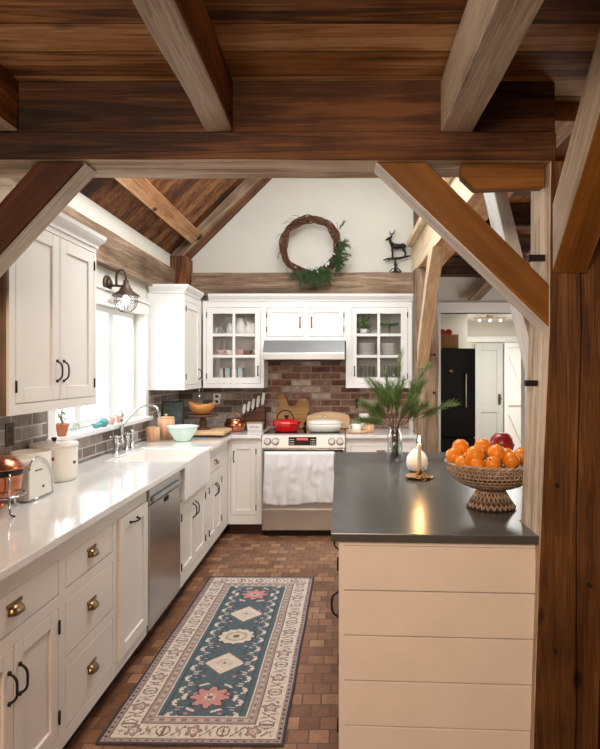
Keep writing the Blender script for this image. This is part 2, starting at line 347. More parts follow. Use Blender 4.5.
        if bevel:
            bv = o.modifiers.new('bevel', 'BEVEL'); bv.width = bevel; bv.segments = seg; bv.limit_method = 'ANGLE'; bv.angle_limit = math.radians(40)
        return o
def tag(o, label, cat, group=None):
    o['label'] = label; o['category'] = cat
    if group: o['group'] = group
    return o
def struct(o): o['kind'] = 'structure'; return o
def thing(name, loc, label=None, cat=None, group=None, rz=0):
    o = bpy.data.objects.new(name, None); C.objects.link(o); o.location = loc; o.rotation_euler = (0, 0, rz); o.empty_display_size = .05
    if label: tag(o, label, cat, group)
    return o
def dup(root, loc, label, rz=None, group=None, scale=None):
    r = root.copy(); C.objects.link(r); r.location = loc
    if rz is not None: r.rotation_euler = (r.rotation_euler.x, r.rotation_euler.y, rz)
    if label: r['label'] = label
    if group: r['group'] = group
    if scale: r.scale = (scale,)*3
    for ch in list(root.children):
        c = ch.copy(); C.objects.link(c); c.parent = r
        for g in list(ch.children):
            d = g.copy(); C.objects.link(d); d.parent = c
    return r
def along(p0, p1, roll_x):
    """matrix whose local z runs p0 -> p1 and local x is as near roll_x as can be"""
    z = (Vector(p1)-Vector(p0)).normalized(); x = Vector(roll_x); x = (x-z*x.dot(z)).normalized(); y = z.cross(x)
    return Matrix(((x.x, y.x, z.x), (x.y, y.y, z.y), (x.z, y.z, z.z)))

# ---------------------------------------------------------------- setting
def sbox(name, mat, *b): return struct(MB().box(*b).build(name, mat))
sbox('floor', M['floor'], -1.81, 3.3, -2.7, 10.0, -.06, 0)
sbox('wall_rear', M['plaster'], -1.81, 3.3, -2.8, -2.7, 0, 2.56)
m = MB(); m.prism([(-1.66, 2.56), (2.14, 2.56), (.2, 4.5), (-1.66, 2.64)], .5, .56, 1); struct(m.build('wall_loft', M['plaster']))
WY0, WY1, WZ0, WZ1 = 3.34, 4.87, 1.10, 1.975
m = MB(); m.box(-1.81, -1.66, -2.7, WY0, 0, 2.635); m.box(-1.81, -1.66, WY1, 6.0, 0, 2.635); m.box(-1.81, -1.66, WY0, WY1, 0, WZ0); m.box(-1.81, -1.66, WY0, WY1, WZ1, 2.635)
struct(m.build('wall_left', M['plaster']))
RZ = lambda x: 2.660+(x+1.66)          # underside of the left roof slope
m = MB(); m.prism([(-1.66, 0), (.97, 0), (.97, 3.73), (.2, 4.5), (-1.66, 2.64)], 5.9, 6.0, 1)
m.box(.97, 1.92, 5.9, 6.0, 2.09, 2.78); m.box(1.92, 3.2, 5.9, 6.0, 0, 2.78)
struct(m.build('wall_back', M['plaster']))
sbox('wall_right', M['plaster'], 3.2, 3.3, -2.7, 10, 0, 2.65)
m = MB(); m.prism([(2.21, 2.80), (5.9, 2.80), (5.9, 3.85), (2.21, 3.85)], .80, .86, 0); struct(m.build('wall_upper_right', M['plaster']))
m = MB(); m.prism([(-1.81, 2.51), (.2, 4.52), (.2, 4.62), (-1.81, 2.61)], .5, 5.9, 1); struct(m.build('ceiling_vault_left', M['roof_b']))
m = MB(); m.prism([(.2, 4.5), (2.1, 2.6), (2.1, 2.7), (.2, 4.6)], .5, 5.9, 1); struct(m.build('ceiling_vault_right', M['roof_b']))
m = MB(); m.box(-1.66, 3.2, -2.7, 2.20, 2.52, 2.56); struct(m.build('ceiling', M['ceil_x']))
m = MB(); m.box(.95, 3.2, 2.2, 5.9, 2.66, 2.70); struct(m.build('ceiling_aisle', M['aisle_ceil']))
# brick facings
sbox('trim_1', M['brick_b'], -.74, .69, 5.888, 5.9, .925, 2.2)
sbox('trim_5', M['brick_g'], -1.648, -.7405, 5.888, 5.9, .925, 1.40)
m = MB(); m.box(-1.66, -1.648, .9, WY0-.09, .925, 1.40); m.box(-1.66, -1.648, WY0-.09, WY1+.09, .925, WZ0-.012); m.box(-1.66, -1.648, WY1+.09, 5.9, .925, 1.40)
struct(m.build('trim_2', M['brick_l']))
# hall beyond the doorway
m = MB(); m.box(.9, 1.69, 7.75, 7.85, 0, 2.35); m.box(1.65, 1.69, 7.85, 9.9, 0, 2.35); m.box(.8, .9, 6.0, 7.85, 0, 2.35); m.box(1.69, 3.3, 9.9, 10.0, 0, 2.35)
struct(m.build('wall_hall', M['plaster']))
sbox('ceiling_hall', M['trim'], .8, 3.3, 6.0, 10.0, 2.35, 2.40)
m = MB(); m.box(1.69, 3.2, 9.86, 9.9, 1.99, 2.09); struct(m.build('trim_3', M['trim'], bevel=.004))
# doorway casing in the back wall
m = MB(); m.box(.955, 1.008, 5.86, 6.0, 0, 2.09); m.box(.95, 2.0, 5.85, 6.0, 2.09, 2.195); m.box(1.86, 1.93, 5.86, 6.0, 0, 2.09)
struct(m.build('trim_4', M['trim'], bevel=.004))
# window
win = struct(thing('window_1', (-1.66, 4.1, WZ0)))
m = MB(); m.box(-1.66, -1.64, WY0-.09, WY0, WZ0, WZ1); m.box(-1.66, -1.64, WY1, WY1+.075, WZ0, WZ1); m.box(-1.66, -1.635, WY0-.11, WY1+.08, WZ1, WZ1+.085); m.box(-1.66, -1.62, WY0-.12, WY1+.08, WZ1+.085, WZ1+.10)
m.build('window_casing', M['trim'], win, bevel=.003)
m = MB(); m.box(-1.80, -1.60, WY0-.10, WY1+.08, WZ0-.012, WZ0+.018); m.build('window_sill', M['trim'], win, bevel=.004)
def sash(y0, y1):
    m = MB(); x0, x1 = -1.775, -1.735; z0, z1 = WZ0+.02, WZ1
    m.box(x0, x1, y0, y0+.045, z0, z1); m.box(x0, x1, y1-.045, y1, z0, z1); m.box(x0, x1, y0+.045, y1-.045, z0, z0+.05); m.box(x0, x1, y0+.045, y1-.045, z1-.045, z1)
    s = m.build('window_sash', M['trim'], win, bevel=.003)
    MB().box(-1.757, -1.752, y0+.045, y1-.045, z0+.05, z1-.045).build('window_pane', M['glass'], s)
for a, b in ((WY0, 3.83), (3.83, 4.38), (4.38, WY1)): sash(a, b)

# ---------------------------------------------------------------- timber frame
def oriented(mb, name, mat, p0, p1, roll=(1, 0, 0), bevel=.004):
    R = along(p0, p1, roll); T = R.to_4x4(); T.translation = Vector(p0); bm = mb.bm
    bmesh.ops.recalc_face_normals(bm, faces=bm.faces[:]); bmesh.ops.transform(bm, matrix=T.inverted(), verts=bm.verts)
    me = bpy.data.meshes.new(name); bm.to_mesh(me); bm.free()
    o = bpy.data.objects.new(name, me); C.objects.link(o); o.location = p0; o.rotation_euler = R.to_euler()
    for mm in (mat if isinstance(mat, (list, tuple)) else [mat]): me.materials.append(mm)
    if bevel:
        bv = o.modifiers.new('bevel', 'BEVEL'); bv.width = bevel; bv.segments = 1; bv.limit_method = 'ANGLE'; bv.angle_limit = math.radians(40)
    return o
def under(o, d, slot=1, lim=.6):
    """faces whose world normal leans along d take another slot (a side in another tone"""
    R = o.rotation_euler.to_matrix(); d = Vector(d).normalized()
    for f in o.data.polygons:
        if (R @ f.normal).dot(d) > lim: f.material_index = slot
# tie beam across the opening (two timbers, one on the other)
o = MB().hewn(-1.66, .752, 2.02, 2.215, 2.236, 2.334, 0, 22, .003, 1).build('tie_beam', [M['beam_x'], M['grey_x']], bevel=.004); under(o, (0, 0, -1))  # pale underside: weathering, plus window light from below put into the colour
tag(o, 'lower brown cross beam over the opening with a pale underside, weathered and coloured as if lit', 'beam')
o = MB().hewn(-1.66, .752, 2.035, 2.205, 2.337, 2.518, 0, 22, .003, 2).build('ceiling_beam', M['beam_x'], bevel=.004)
tag(o, 'deep dark brown header beam directly under the board ceiling', 'beam')
o = MB().hewn(.97, 3.19, 2.05, 2.19, 1.95, 2.515, 0, 10, .004, 3).build('ceiling_beam', M['beam_x'], bevel=.004)
tag(o, 'very dark timber header right of the big corner post', 'beam')
def joist(x0, x1, seed, label, y0=.42):
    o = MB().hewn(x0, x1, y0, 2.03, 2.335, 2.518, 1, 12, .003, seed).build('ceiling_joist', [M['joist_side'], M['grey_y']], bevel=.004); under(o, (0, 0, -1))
    return o
tag(joist(-.474, -.378, 4, ''), 'grey bottomed ceiling joist left of centre, above the sink side', 'joist')
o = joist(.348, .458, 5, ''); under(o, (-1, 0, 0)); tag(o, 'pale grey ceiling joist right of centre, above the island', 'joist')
tag(joist(-1.27, -1.13, 6, ''), 'orange brown joist end at the far left under the ceiling', 'joist')
# big post at the island corner, two timbers side by side
m = MB()
def postpart(xs, y0, y1, grey):
    zs = [0, .3, .6, .92, 1.2, 1.64, 2.0, 2.236]; L = xs[0]; Rr = xs[1]; rings = []
    for i, z in enumerate(zs):
        j = lambda k: noise.noise(Vector((z*1.7, k, 3)))*.004
        rings.append([m._v((L(z)+j(1), y0+j(2), z)), m._v((Rr(z)+j(3), y0+j(4), z)), m._v((Rr(z)+j(5), y1, z)), m._v((L(z)+j(6), y1, z))])
    for A, B in zip(rings, rings[1:]):
        for k in range(4):
            m.mi = 1 if (grey and k == 3) else 0; m._f([A[k], A[(k+1) % 4], B[(k+1) % 4], B[k]])
    m.mi = 0; m._f(rings[0][::-1]); m._f(rings[-1])
def PL(z): return .666+.029*min(z/.92, 1)+(.033*min(max((z-.92)/.72, 0), 1))+max(0, z-1.64)*.01
crk = lambda z: .818+.02*z/1.6+.006*math.sin(z*5)
postpart((PL, lambda z: crk(z)-.003), 2.03, 2.245, True)
postpart((lambda z: crk(z)+.003, lambda z: .897+.03*z), 2.034, 2.20, False)
post = m.build('timber_post', [M['post_z'], M['palegrey_z']], bevel=.003)  # pale left face: weathered, with window light put into its colour
tag(post, 'big brown timber post at the island corner with a pale rough left side', 'post')
for (z, x0, yy) in ((1.905, .672, 2.07), (1.455, .675, 2.12)):
    MB().box(x0, PL(z)+.01, yy, yy+.022, z-.011, z+.011).build('peg', M['iron'], post, bevel=.002)
m = MB(); m.tube([(.70+.03, 2.026, 1.42), (.745, 2.036, 1.42)], .008); 
for (x, z) in ((.755, 1.10), (.775, 1.93), (.87, .75), (.75, .52)):
    MB().tube([(x, 2.024, z), (x, 2.04, z)], .008, 10).build('nail_hole', M['dark'], post)
# front braces in the plane of the tie beam
P = [(.119, 2.233), (.300, 2.233), (.733, 1.801), (.733, 1.6435)]
o = oriented(MB().prism(P, 2.034, 2.14, 1), 'knee_brace', [M['red_z'], M['white_z']], (.119, 2.08, 2.249), (.728, 2.08, 1.6435), (1, 0, 1)); under(o, (-1, 0, -1), 1, .8)  # underside pale: weathered tone with kitchen light painted in
tag(o, 'wide orange brown diagonal brace from cross beam down to the island post', 'brace')
P = [(-.896, 2.233), (-1.07, 2.233), (-1.655, 1.58), (-1.655, 1.41)]
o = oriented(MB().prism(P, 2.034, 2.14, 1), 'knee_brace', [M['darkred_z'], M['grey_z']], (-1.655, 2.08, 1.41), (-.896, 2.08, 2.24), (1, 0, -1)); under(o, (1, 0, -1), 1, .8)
tag(o, 'dark red brown diagonal brace at the left above the near wall cabinet', 'brace')
P = [(.425, 2.234), (.425, 2.19), (.475, 2.142), (.722, 2.150), (.722, 2.234)]
o = MB().prism(P, 2.05, 2.10, 1).build('bolster', [M['red_x'], M['pale_y']], bevel=.004)
tag(o, 'short orange brown bolster block tucked under the cross beam by the post', 'block')
# near brace rising toward the viewer, in the post line
P = [(2.026, 1.86), (2.026, 2.07), (1.50, 2.515), (1.30, 2.515), (1.30, 2.45)]
P = [(2.026, 1.84), (2.026, 2.08), (1.62, 2.518), (1.38, 2.518)]
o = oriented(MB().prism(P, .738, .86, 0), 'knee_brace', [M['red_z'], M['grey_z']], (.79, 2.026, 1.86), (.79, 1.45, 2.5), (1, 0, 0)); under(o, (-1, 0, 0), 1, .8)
tag(o, 'grey sided brace rising from the big post toward the ceiling at top right', 'brace')
# limed brace behind the big post, up to the plate
P = [(2.25, 1.40), (2.25, 1.58), (2.86, 2.458), (3.03, 2.458)]
o = oriented(MB().prism(P, .735, .80, 0), 'knee_brace', M['white_z'], (.76, 2.21, 1.40), (.76, 3.0, 2.455), (1, 0, 0))
tag(o, 'whitewashed diagonal brace behind the big orange brown brace', 'brace')
# plate on the right, its rail and the far post
o = MB().hewn(.715, .93, 2.225, 5.895, 2.46, 2.795, 1, 20, .004, 8).build('plate_beam', [M['rafter_y'], M['pale_y']], bevel=.004); under(o, (-1, 0, 0))  # left face in paler wood: the light falling on it is painted in
tag(o, 'long pale faced plate beam running back above the island', 'beam')
o = MB().hewn(.655, .712, 2.40, 5.80, 2.735, 2.79, 1, 14, .002, 9).build('rail', M['pale_y'], bevel=.003)
tag(o, 'thin pale wooden rail fixed along the top of the right plate beam', 'rail')
o = MB().hewn(.69, .90, 5.36, 5.57, 0, 2.456, 2, 16, .004, 10).build('timber_post', M['tan_z'], bevel=.004)
tag(o, 'weathered tan timber post beside the right wall cabinets and doorway', 'post')
for (z, y) in ((1.65, 5.34), (1.30, 5.34)): MB().tube([(.86, y, z), (.86, y+.03, z)], .012, 8).build('peg', M['iron'], o)
P = [(5.35, 1.52), (5.35, 1.72), (4.66, 2.455), (4.42, 2.455), (4.75, 2.2), (5.1, 1.82)]
o = oriented(MB().prism(P, .70, .80, 0), 'knee_brace', [M['lt_z'], M['litside_z']], (.75, 5.36, 1.55), (.75, 4.5, 2.45), (1, 0, 0)); under(o, (-1, 0, 0), 1, .8)  # left side paler than the rest: its lit look is put into the colour
tag(o, 'pale curved brace from the tan far post up to the plate beam', 'brace')
o = MB().hewn(.735, .80, 5.80, 5.895, 2.80, 3.8, 2, 8, .003, 11).build('gable_post', M['tan_z'], bevel=.003)
tag(o, 'slim brown post at the right edge of the cream gable wall', 'post')
# left plate, back beam, corner post, rafter, purlin
o = MB().hewn(-1.658, -1.60, 2.22, 5.60, 2.225, 2.475, 1, 20, .003, 12).build('plate_beam', M['beam_y'], bevel=.004)
tag(o, 'cracked brown plate beam along the left wall above the window', 'beam')
o = MB().hewn(-1.50, .712, 5.80, 5.897, 2.25, 2.485, 0, 22, .004, 13).build('wall_beam', M['beam_xt'], bevel=.004)
tag(o, 'rough grey brown beam across the back wall under the wreath', 'beam')
o = MB().hewn(-1.652, -1.505, 5.62, 5.89, 2.245, 2.62, 2, 6, .003, 14).build('corner_post', M['dark_z'], bevel=.004)
tag(o, 'dark corner post where the left plate meets the back wall beam', 'post')
P = [(-1.655, RZ(-1.655)-.165), (-1.655, RZ(-1.655)-.005), (.19, RZ(.19)-.005), (.19, RZ(.19)-.165)]
o = oriented(MB().prism(P, 5.66, 5.895, 1), 'rafter', [M['dark_z'], M['tan_z']], (-1.6, 5.8, RZ(-1.6)-.13), (.19, 5.8, RZ(.19)-.13), (0, 1, 0)); under(o, (0, -1, 0), 1, .8)
tag(o, 'sloping rafter against the cream gable wall', 'rafter')
def purlin(xc, label, y0=2.25):
    n = Vector((1, 0, -1)).normalized(); t = Vector((1, 0, 1)).normalized(); c = Vector((xc, 0, RZ(xc)))+n*.004
    q = [c-t*.07, c+t*.07, c+t*.07+n*.09, c-t*.07+n*.09]
    o = MB().prism([(p.x, p.z) for p in q], y0, 5.64, 1).build('purlin', M['rafter_y'], bevel=.004)
    return tag(o, label, 'purlin')
purlin(-1.47, 'weathered tan purlin under the sloping roof boards at upper left')
# aisle beams
o = MB().hewn(.98, 3.15, 5.78, 5.895, 2.455, 2.62, 0, 8, .003, 15).build('wall_beam', M['beam_x'], bevel=.004)
tag(o, 'dark brown beam on the wall above the far doorway', 'beam')
for i, (y, lab) in enumerate(((3.2, 'nearest dark cross joist in the side aisle ceiling'), (4.0, 'middle dark cross joist in the side aisle ceiling'), (4.9, 'furthest dark cross joist in the side aisle ceiling'))):
    tag(MB().hewn(.94, 3.19, y, y+.12, 2.50, 2.655, 0, 8, .003, 16+i).build('aisle_joist', [M['beam_x'], M['pale_y']], bevel=.004), lab, 'joist')
P = [(1.27, 2.21), (1.39, 2.21), (1.62, 2.45), (1.50, 2.45)]
o = oriented(MB().prism(P, 5.76, 5.84, 1), 'knee_brace', M['tan_z'], (1.33, 5.8, 2.2), (1.58, 5.8, 2.45), (0, 1, 0))
tag(o, 'small dark brace above the white doorway casing', 'brace')

# ---------------------------------------------------------------- cabinets
XL = Matrix(((0, 0, 1, -1.03), (1, 0, 0, 0), (0, 1, 0, 0), (0, 0, 0, 1)))     # u=depth, v=up, w=toward +x
XB = Matrix(((1, 0, 0, 0), (0, 0, -1, 5.28), (0, 1, 0, 0), (0, 0, 0, 1)))     # u=x, v=up, w=toward viewer
XUL = XL.copy(); XUL[0][3] = -1.34
XUB = XB.copy(); XUB[1][3] = 5.57
XI = Matrix(((0, 0, -1, -.008), (1, 0, 0, 0), (0, 1, 0, 0), (0, 0, 0, 1)))
def face(mb, u0, u1, v0, v1, holes, t=.022):
    us = sorted({u0, u1} | {h[0] for h in holes} | {h[1] for h in holes}); vs = sorted({v0, v1} | {h[2] for h in holes} | {h[3] for h in holes})
    for a, b in zip(us, us[1:]):
        run = None
        for c, d in zip(vs, vs[1:]):
            um, vm = (a+b)/2, (c+d)/2
            solid = not any(h[0] < um < h[1] and h[2] < vm < h[3] for h in holes)
            if solid: run = (run[0], d) if run else (c, d)
            if run and (not solid or d == vs[-1]): mb.box(a, b, run[0], run[1], -t, 0); run = None
def pull(xf, parent, u, v, horiz=False, L=.095, mat='iron'):
    m = MB(xf); r = .0042; h = L/2; pts = []
    for k in range(13):
        a = k/12; s = (a-.5)*2; off = .026*(1-abs(s)**4); p = (s*h, off)
        pts.append((u+p[0], v, .001+p[1]) if horiz else (u, v+p[0], .001+p[1]))
    m.tube(pts, r, 8)
    for e in (-h, h):
        c = (u+e, v) if horiz else (u, v+e)
        m.tube([(c[0], c[1], 0), (c[0], c[1], .006)], .0075, 8)
    return m.build('handle', M[mat], parent)
def cup(xf, parent, u, v, wd=.075, mat='bronze'):
    m = MB(xf); n = 12; prof = []
    for j in range(6):
        a = j/5*PI/2; prof.append((math.cos(a)*.030, math.sin(a)*.026))    # v drop, w out
    grid = []
    for i in range(n+1):
        s = -1+2*i/n; k = math.sqrt(max(0, 1-abs(s)**3.2)); row = []
        for (dv, dw) in prof: row.append(m._v((u+s*wd/2, v-.012+dv*k, .001+dw*k)))
        grid.append(row)
    for A, B in zip(grid, grid[1:]):
        for j in range(5): m._f([A[j], A[j+1], B[j+1], B[j]], True)
    m.box(u-wd/2-.004, u+wd/2+.004, v+.012, v+.024, 0, .004)
    o = m.build('cup_pull', M[mat], parent); sd = o.modifiers.new('s', 'SOLIDIFY'); sd.thickness = .0025; return o
def hinges(xf, parent, u, v0, v1):
    for v in (v0+.07, v1-.07):
        MB(xf).tube([(u, v-.025, .003), (u, v+.025, .003)], .0045, 6).build('hinge', M['iron'], parent)
def door(root, xf, u0, u1, v0, v1, hinge=None, handle=None, fr=.052, out=0, mat='paint', horiz=False, hm='iron'):
    g = .003; u0 += g; u1 -= g; v0 += g; v1 -= g; m = MB(xf); a, b = -.019+out, out
    m.box(u0, u0+fr, v0, v1, a, b); m.box(u1-fr, u1, v0, v1, a, b); m.box(u0+fr, u1-fr, v0, v0+fr, a, b); m.box(u0+fr, u1-fr, v1-fr, v1, a, b)
    m.box(u0+fr-.002, u1-fr+.002, v0+fr-.002, v1-fr+.002, a, b-.010)
    d = m.build('door', M[mat], root, bevel=.0022)
    if hinge: hinges(xf, d, u0-.001 if hinge == 'a' else u1+.001, v0, v1)
    if handle: pull(xf @ Matrix.Translation((0, 0, out)), d, handle[0], handle[1], horiz, mat=hm)
    return d
def drawer(root, xf, u0, u1, v0, v1, cu=True):
    g = .003; u0 += g; u1 -= g; v0 += g; v1 -= g
    m = MB(xf); m.box(u0, u1, v0, v1, -.019, 0)
    d = m.build('drawer', M['paint'], root, bevel=.003)
    if cu: cup(xf, d, (u0+u1)/2, (v0+v1)/2+.005)
    return d
TOP = .888
def base_unit(xf, u0, u1, holes, label, depth=.60, name='base_cabinet', toe=True, root_loc=None, top=TOP):
    c = xf @ Vector(((u0+u1)/2, 0, -depth/2)); root = thing(name, c, label, 'cabinet')
    m = MB(xf); face(m, u0, u1, .105, top, holes); m.box(u0+.001, u1-.001, .105, top, -depth, -.0225)
    m.build('body', M['paint'], root)
    if toe: MB(xf).box(u0, u1, 0, .104, -depth, -.06).build('toe_kick', M['toe'], root)
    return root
# near left: two doors under a drawer
r = base_unit(XL, 1.50, 2.143, [(1.536, 2.118, .162, .638), (1.536, 2.118, .682, .812)], 'near left base cabinet with two doors under a wide drawer')
drawer(r, XL, 1.536, 2.118, .682, .812)
door(r, XL, 1.536, 1.827, .162, .638, 'a', (1.797, .515)); door(r, XL, 1.827, 2.118, .162, .638, 'b', (1.857, .515))
r = base_unit(XL, 2.1435, 2.641, [(2.168, 2.618, .160, .384), (2.168, 2.618, .424, .640), (2.168, 2.618, .684, .812)], 'base cabinet of three stacked drawers with brass cup pulls')
for a, b in ((.160, .384), (.424, .640), (.684, .812)): drawer(r, XL, 2.168, 2.618, a, b)
r = base_unit(XL, 2.6415, 3.072, [(2.665, 3.055, .160, .815)], 'narrow pull out cabinet door just left of the dishwasher')
door(r, XL, 2.665, 3.055, .160, .815, None, (2.84, .772), out=.014, horiz=True, fr=.058)
# dishwasher
dw = thing('dishwasher', (-1.3, 3.38, 0), 'stainless steel dishwasher built under the white counter', 'dishwasher')
MB(XL).box(3.076, 3.684, .105, .86, -.58, -.004).build('body', M['steel'], dw, bevel=.003)
m = MB(XL); m.box(3.082, 3.678, .115, .780, -.003, .012); m.build('door', M['steel'], dw, bevel=.005, seg=2)
m = MB(XL); m.box(3.082, 3.678, .785, .872, -.003, .012); cp = m.build('control_strip', M['steel'], dw, bevel=.005, seg=2)
MB(XL).box(3.12, 3.64, .795, .822, .0125, .030).build('handle', M['steel_b'], cp, bevel=.006, seg=2)
MB(XL).box(3.34, 3.42, .745, .772, .0123, .0142).build('latch_pocket', M['dark'], cp)
MB(XL).box(3.36, 3.385, .17, .185, .0123, .014).build('emblem', M['chrome'], dw)
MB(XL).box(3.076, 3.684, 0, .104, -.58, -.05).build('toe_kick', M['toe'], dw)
# sink cabinet (lower: the apron hangs in front)
r = base_unit(XL, 3.688, 4.455, [(3.735, 4.405, .160, .625)], 'sink base cabinet with two doors below the apron sink', top=.655)
door(r, XL, 3.735, 4.07, .160, .625, 'a', (4.035, .53)); door(r, XL, 4.07, 4.405, .160, .625, 'b', (4.105, .53))
r = base_unit(XL, 4.4555, 5.279, [(4.52, 5.0, .160, .640), (4.52, 5.0, .684, .812)], 'corner base cabinet right of the sink with one drawer and two doors')
drawer(r, XL, 4.52, 5.0, .684, .812); door(r, XL, 4.52, 4.76, .160, .640, 'a', (4.735, .53), fr=.045); door(r, XL, 4.76, 5.0, .160, .640, 'b', (4.785, .53), fr=.045)
r = base_unit(XB, -1.028, -.722, [(-1.005, -.772, .185, .84)], 'single door base cabinet left of the stove')
door(r, XB, -1.005, -.772, .185, .84, 'b', (-.975, .72), fr=.05)
r = base_unit(XB, .045, .685, [(.085, .645, .16, .64), (.085, .645, .684, .815)], 'base cabinet right of the stove behind the island')
drawer(r, XB, .085, .645, .684, .815); door(r, XB, .085, .365, .16, .64, 'a', (.335, .53)); door(r, XB, .365, .645, .16, .64, 'b', (.395, .53))
# counters
m = MB(); z0, z1 = .889, .920
m.prism([(-1.647, 1.2), (-.985, 1.2), (-.985, 3.72), (-1.515, 3.72), (-1.515, 4.435), (-.985, 4.435), (-.985, 5.245), (-.722, 5.245), (-.722, 5.886), (-1.647, 5.886)], z0, z1, 2)
tag(m.build('countertop', M['quartz'], bevel=.004, seg=2), 'long white L shaped countertop under the window', 'countertop')
m = MB(); m.box(.044, .688, 5.245, 5.886, z0, z1); tag(m.build('countertop', M['quartz'], bevel=.004, seg=2), 'short white countertop right of the stove', 'countertop')
# apron sink
m = MB(); ox0, ox1, oy0, oy1, sz0, sz1 = -1.51, -1.0, 3.727, 4.43, .665, .912; t = .022
m.box(ox0, ox1, oy0, oy0+t, sz0, sz1); m.box(ox0, ox1, oy1-t, oy1, sz0, sz1); m.box(ox0, ox0+t, oy0+t, oy1-t, sz0, sz1); m.box(ox1-t, ox1, oy0+t, oy1-t, sz0, sz1); m.box(ox0+t, ox1-t, oy0+t, oy1-t, sz0, sz0+t)
sk = tag(m.build('apron_sink', M['white_cer'], bevel=.006, seg=3), 'white apron front farmhouse sink set in the counter', 'sink')
MB().lathe([(.0, 0), (.035, 0), (.035, .003), (0, .003)], (-1.25, 4.08, sz0+t), 20).build('drain', M['chrome'], sk)

# wall cabinets
CR = [(0, 2.168), (.008, 2.168), (.010, 2.182), (.018, 2.192), (.030, 2.206), (.038, 2.218), (.042, 2.238), (0, 2.238)]   # crown: out, up
def sweep(mb, path, prof):
    """path: list of (x,y, nx,ny) where n is the outward mitre offset per unit"""
    rings = [[mb._v((x+nx*o, y+ny*o, z)) for o, z in prof] for x, y, nx, ny in path]
    for A, B in zip(rings, rings[1:]):
        for k in range(len(prof)): mb._f([A[k], A[(k+1) % len(prof)], B[(k+1) % len(prof)], B[k]])
    mb._f(rings[0][::-1]); mb._f(rings[-1])
# near one
r = thing('wall_cabinet', (-1.5, 2.76, 1.337), 'near left wall cabinet with two tall panelled doors and crown', 'cabinet')
m = MB(XUL); face(m, 2.342, 3.176, 1.318, 2.17, [(2.387, 2.762, 1.362, 2.142), (2.772, 3.148, 1.362, 2.142)]); m.box(2.343, 3.175, 1.318, 2.17, -.298, -.0225); m.build('body', M['paint'], r)
MB(XUL).box(2.330, 2.3415, 1.318, 2.17, -.298, -.012).build('side_panel', M['tan_z'], r)
door(r, XUL, 2.387, 2.762, 1.362, 2.142, 'a', (2.735, 1.50), fr=.062); door(r, XUL, 2.772, 3.148, 1.362, 2.142, 'b', (2.80, 1.50), fr=.062)
m = MB(); sweep(m, [(-1.638, 2.342, 0, -1), (-1.34, 2.342, 1, -1), (-1.34, 3.176, 1, 1), (-1.590, 3.176, 0, 1)], CR); m.build('crown', M['trim'], r)
MB().box(-1.595, -1.345, 2.345, 3.17, 2.17, 2.225).build('top_panel', M['paint'], r)
# corner one on the left wall
r = thing('wall_cabinet', (-1.5, 5.3, 1.337), 'corner wall cabinet beside the window with one side facing door', 'cabinet')
m = MB(XUL); face(m, 4.96, 5.565, 1.337, 2.17, [(5.005, 5.50, 1.378, 2.112)]); m.box(4.961, 5.565, 1.337, 2.17, -.318, -.0225); m.build('body', M['trim'], r)
door(r, XUL, 5.005, 5.50, 1.378, 2.112, 'a', (5.46, 1.47), fr=.06)
m = MB(); sweep(m, [(-1.638, 4.96, 0, -1), (-1.34, 4.96, 1, -1), (-1.34, 5.50, 1, 0)], CR); m.build('crown', M['trim'], r)
# glazed ones
def glazed(u0, u1, du0, du1, g0, g1, hs, label):
    r = thing('wall_cabinet', ((u0+u1)/2, 5.72, 1.337), label, 'cabinet'); D = .312
    m = MB(XUB); face(m, u0, u1, 1.337, 2.17, [(du0, du1, 1.378, 2.112)])
    m.box(u0, u0+.018, 1.337, 2.17, -D, -.0225); m.box(u1-.018, u1, 1.337, 2.17, -D, -.0225); m.box(u0+.018, u1-.018, 1.337, 1.36, -D, -.0225); m.box(u0+.018, u1-.018, 2.15, 2.17, -D, -.0225); m.box(u0+.018, u1-.018, 1.36, 2.15, -D, -D+.01)
    m.build('body', M['trim'], r)
    for z in (1.628, 1.838): MB(XUB).box(u0+.019, u1-.019, z, z+.015, -D+.011, -.045).build('shelf', M['trim'], r)
    g = .003; m = MB(XUB); a0, a1, b0, b1 = du0+g, du1-g, 1.378+g, 2.112-g; w0, w1 = 1.437, 2.052
    m.box(a0, g0, b0, b1, -.019, 0); m.box(g1, a1, b0, b1, -.019, 0); m.box(g0, g1, b0, w0, -.019, 0); m.box(g0, g1, w1, b1, -.019, 0)
    gm = (g0+g1)/2; h = (w1-w0)/3
    m.box(gm-.013, gm+.013, w0, w1, -.017, -.002)
    for k in (1, 2):
        m.box(g0, gm-.013, w0+h*k-.013, w0+h*k+.013, -.017, -.002); m.box(gm+.013, g1, w0+h*k-.013, w0+h*k+.013, -.017, -.002)
    d = m.build('door', M['trim'], r)
    MB(XUB).box(g0-.003, g1+.003, w0-.003, w1+.003, -.0125, -.0095).build('glass_pane', M['glass'], d)
    if hs == 'a': hinges(XUB, d, a0, b0, b1); pull(XUB, d, a1-.022, 1.50, L=.085)
    else: hinges(XUB, d, a1, b0, b1); pull(XUB, d, a0+.022, 1.50, L=.085)
    return r
gl = glazed(-1.325, -.740, -1.293, -.772, -1.232, -.826, 'a', 'left glass door wall cabinet holding white pitchers and pink cups')
m = MB(); sweep(m, [(-1.27, 5.57, 0, -1), (-.740, 5.57, 0, -1)], CR); m.build('crown', M['trim'], gl)
gr = glazed(.048, .680, .104, .642, .150, .575, 'b', 'right glass door wall cabinet holding stacked plates and a cake stand')
m = MB(); sweep(m, [(.048, 5.57, 0, -1), (.680, 5.57, 1, -1), (.680, 5.79, 1, 0)], CR); m.build('crown', M['trim'], gr)
r = thing('wall_cabinet', (-.345, 5.72, 1.79), 'short two door wall cabinet above the range hood', 'cabinet')
m = MB(XUB); face(m, -.739, .047, 1.79, 2.17, [(-.716, -.365, 1.828, 2.108), (-.310, .030, 1.828, 2.108)]); m.box(-.738, .046, 1.79, 2.17, -.312, -.0225); m.build('body', M['trim'], r)
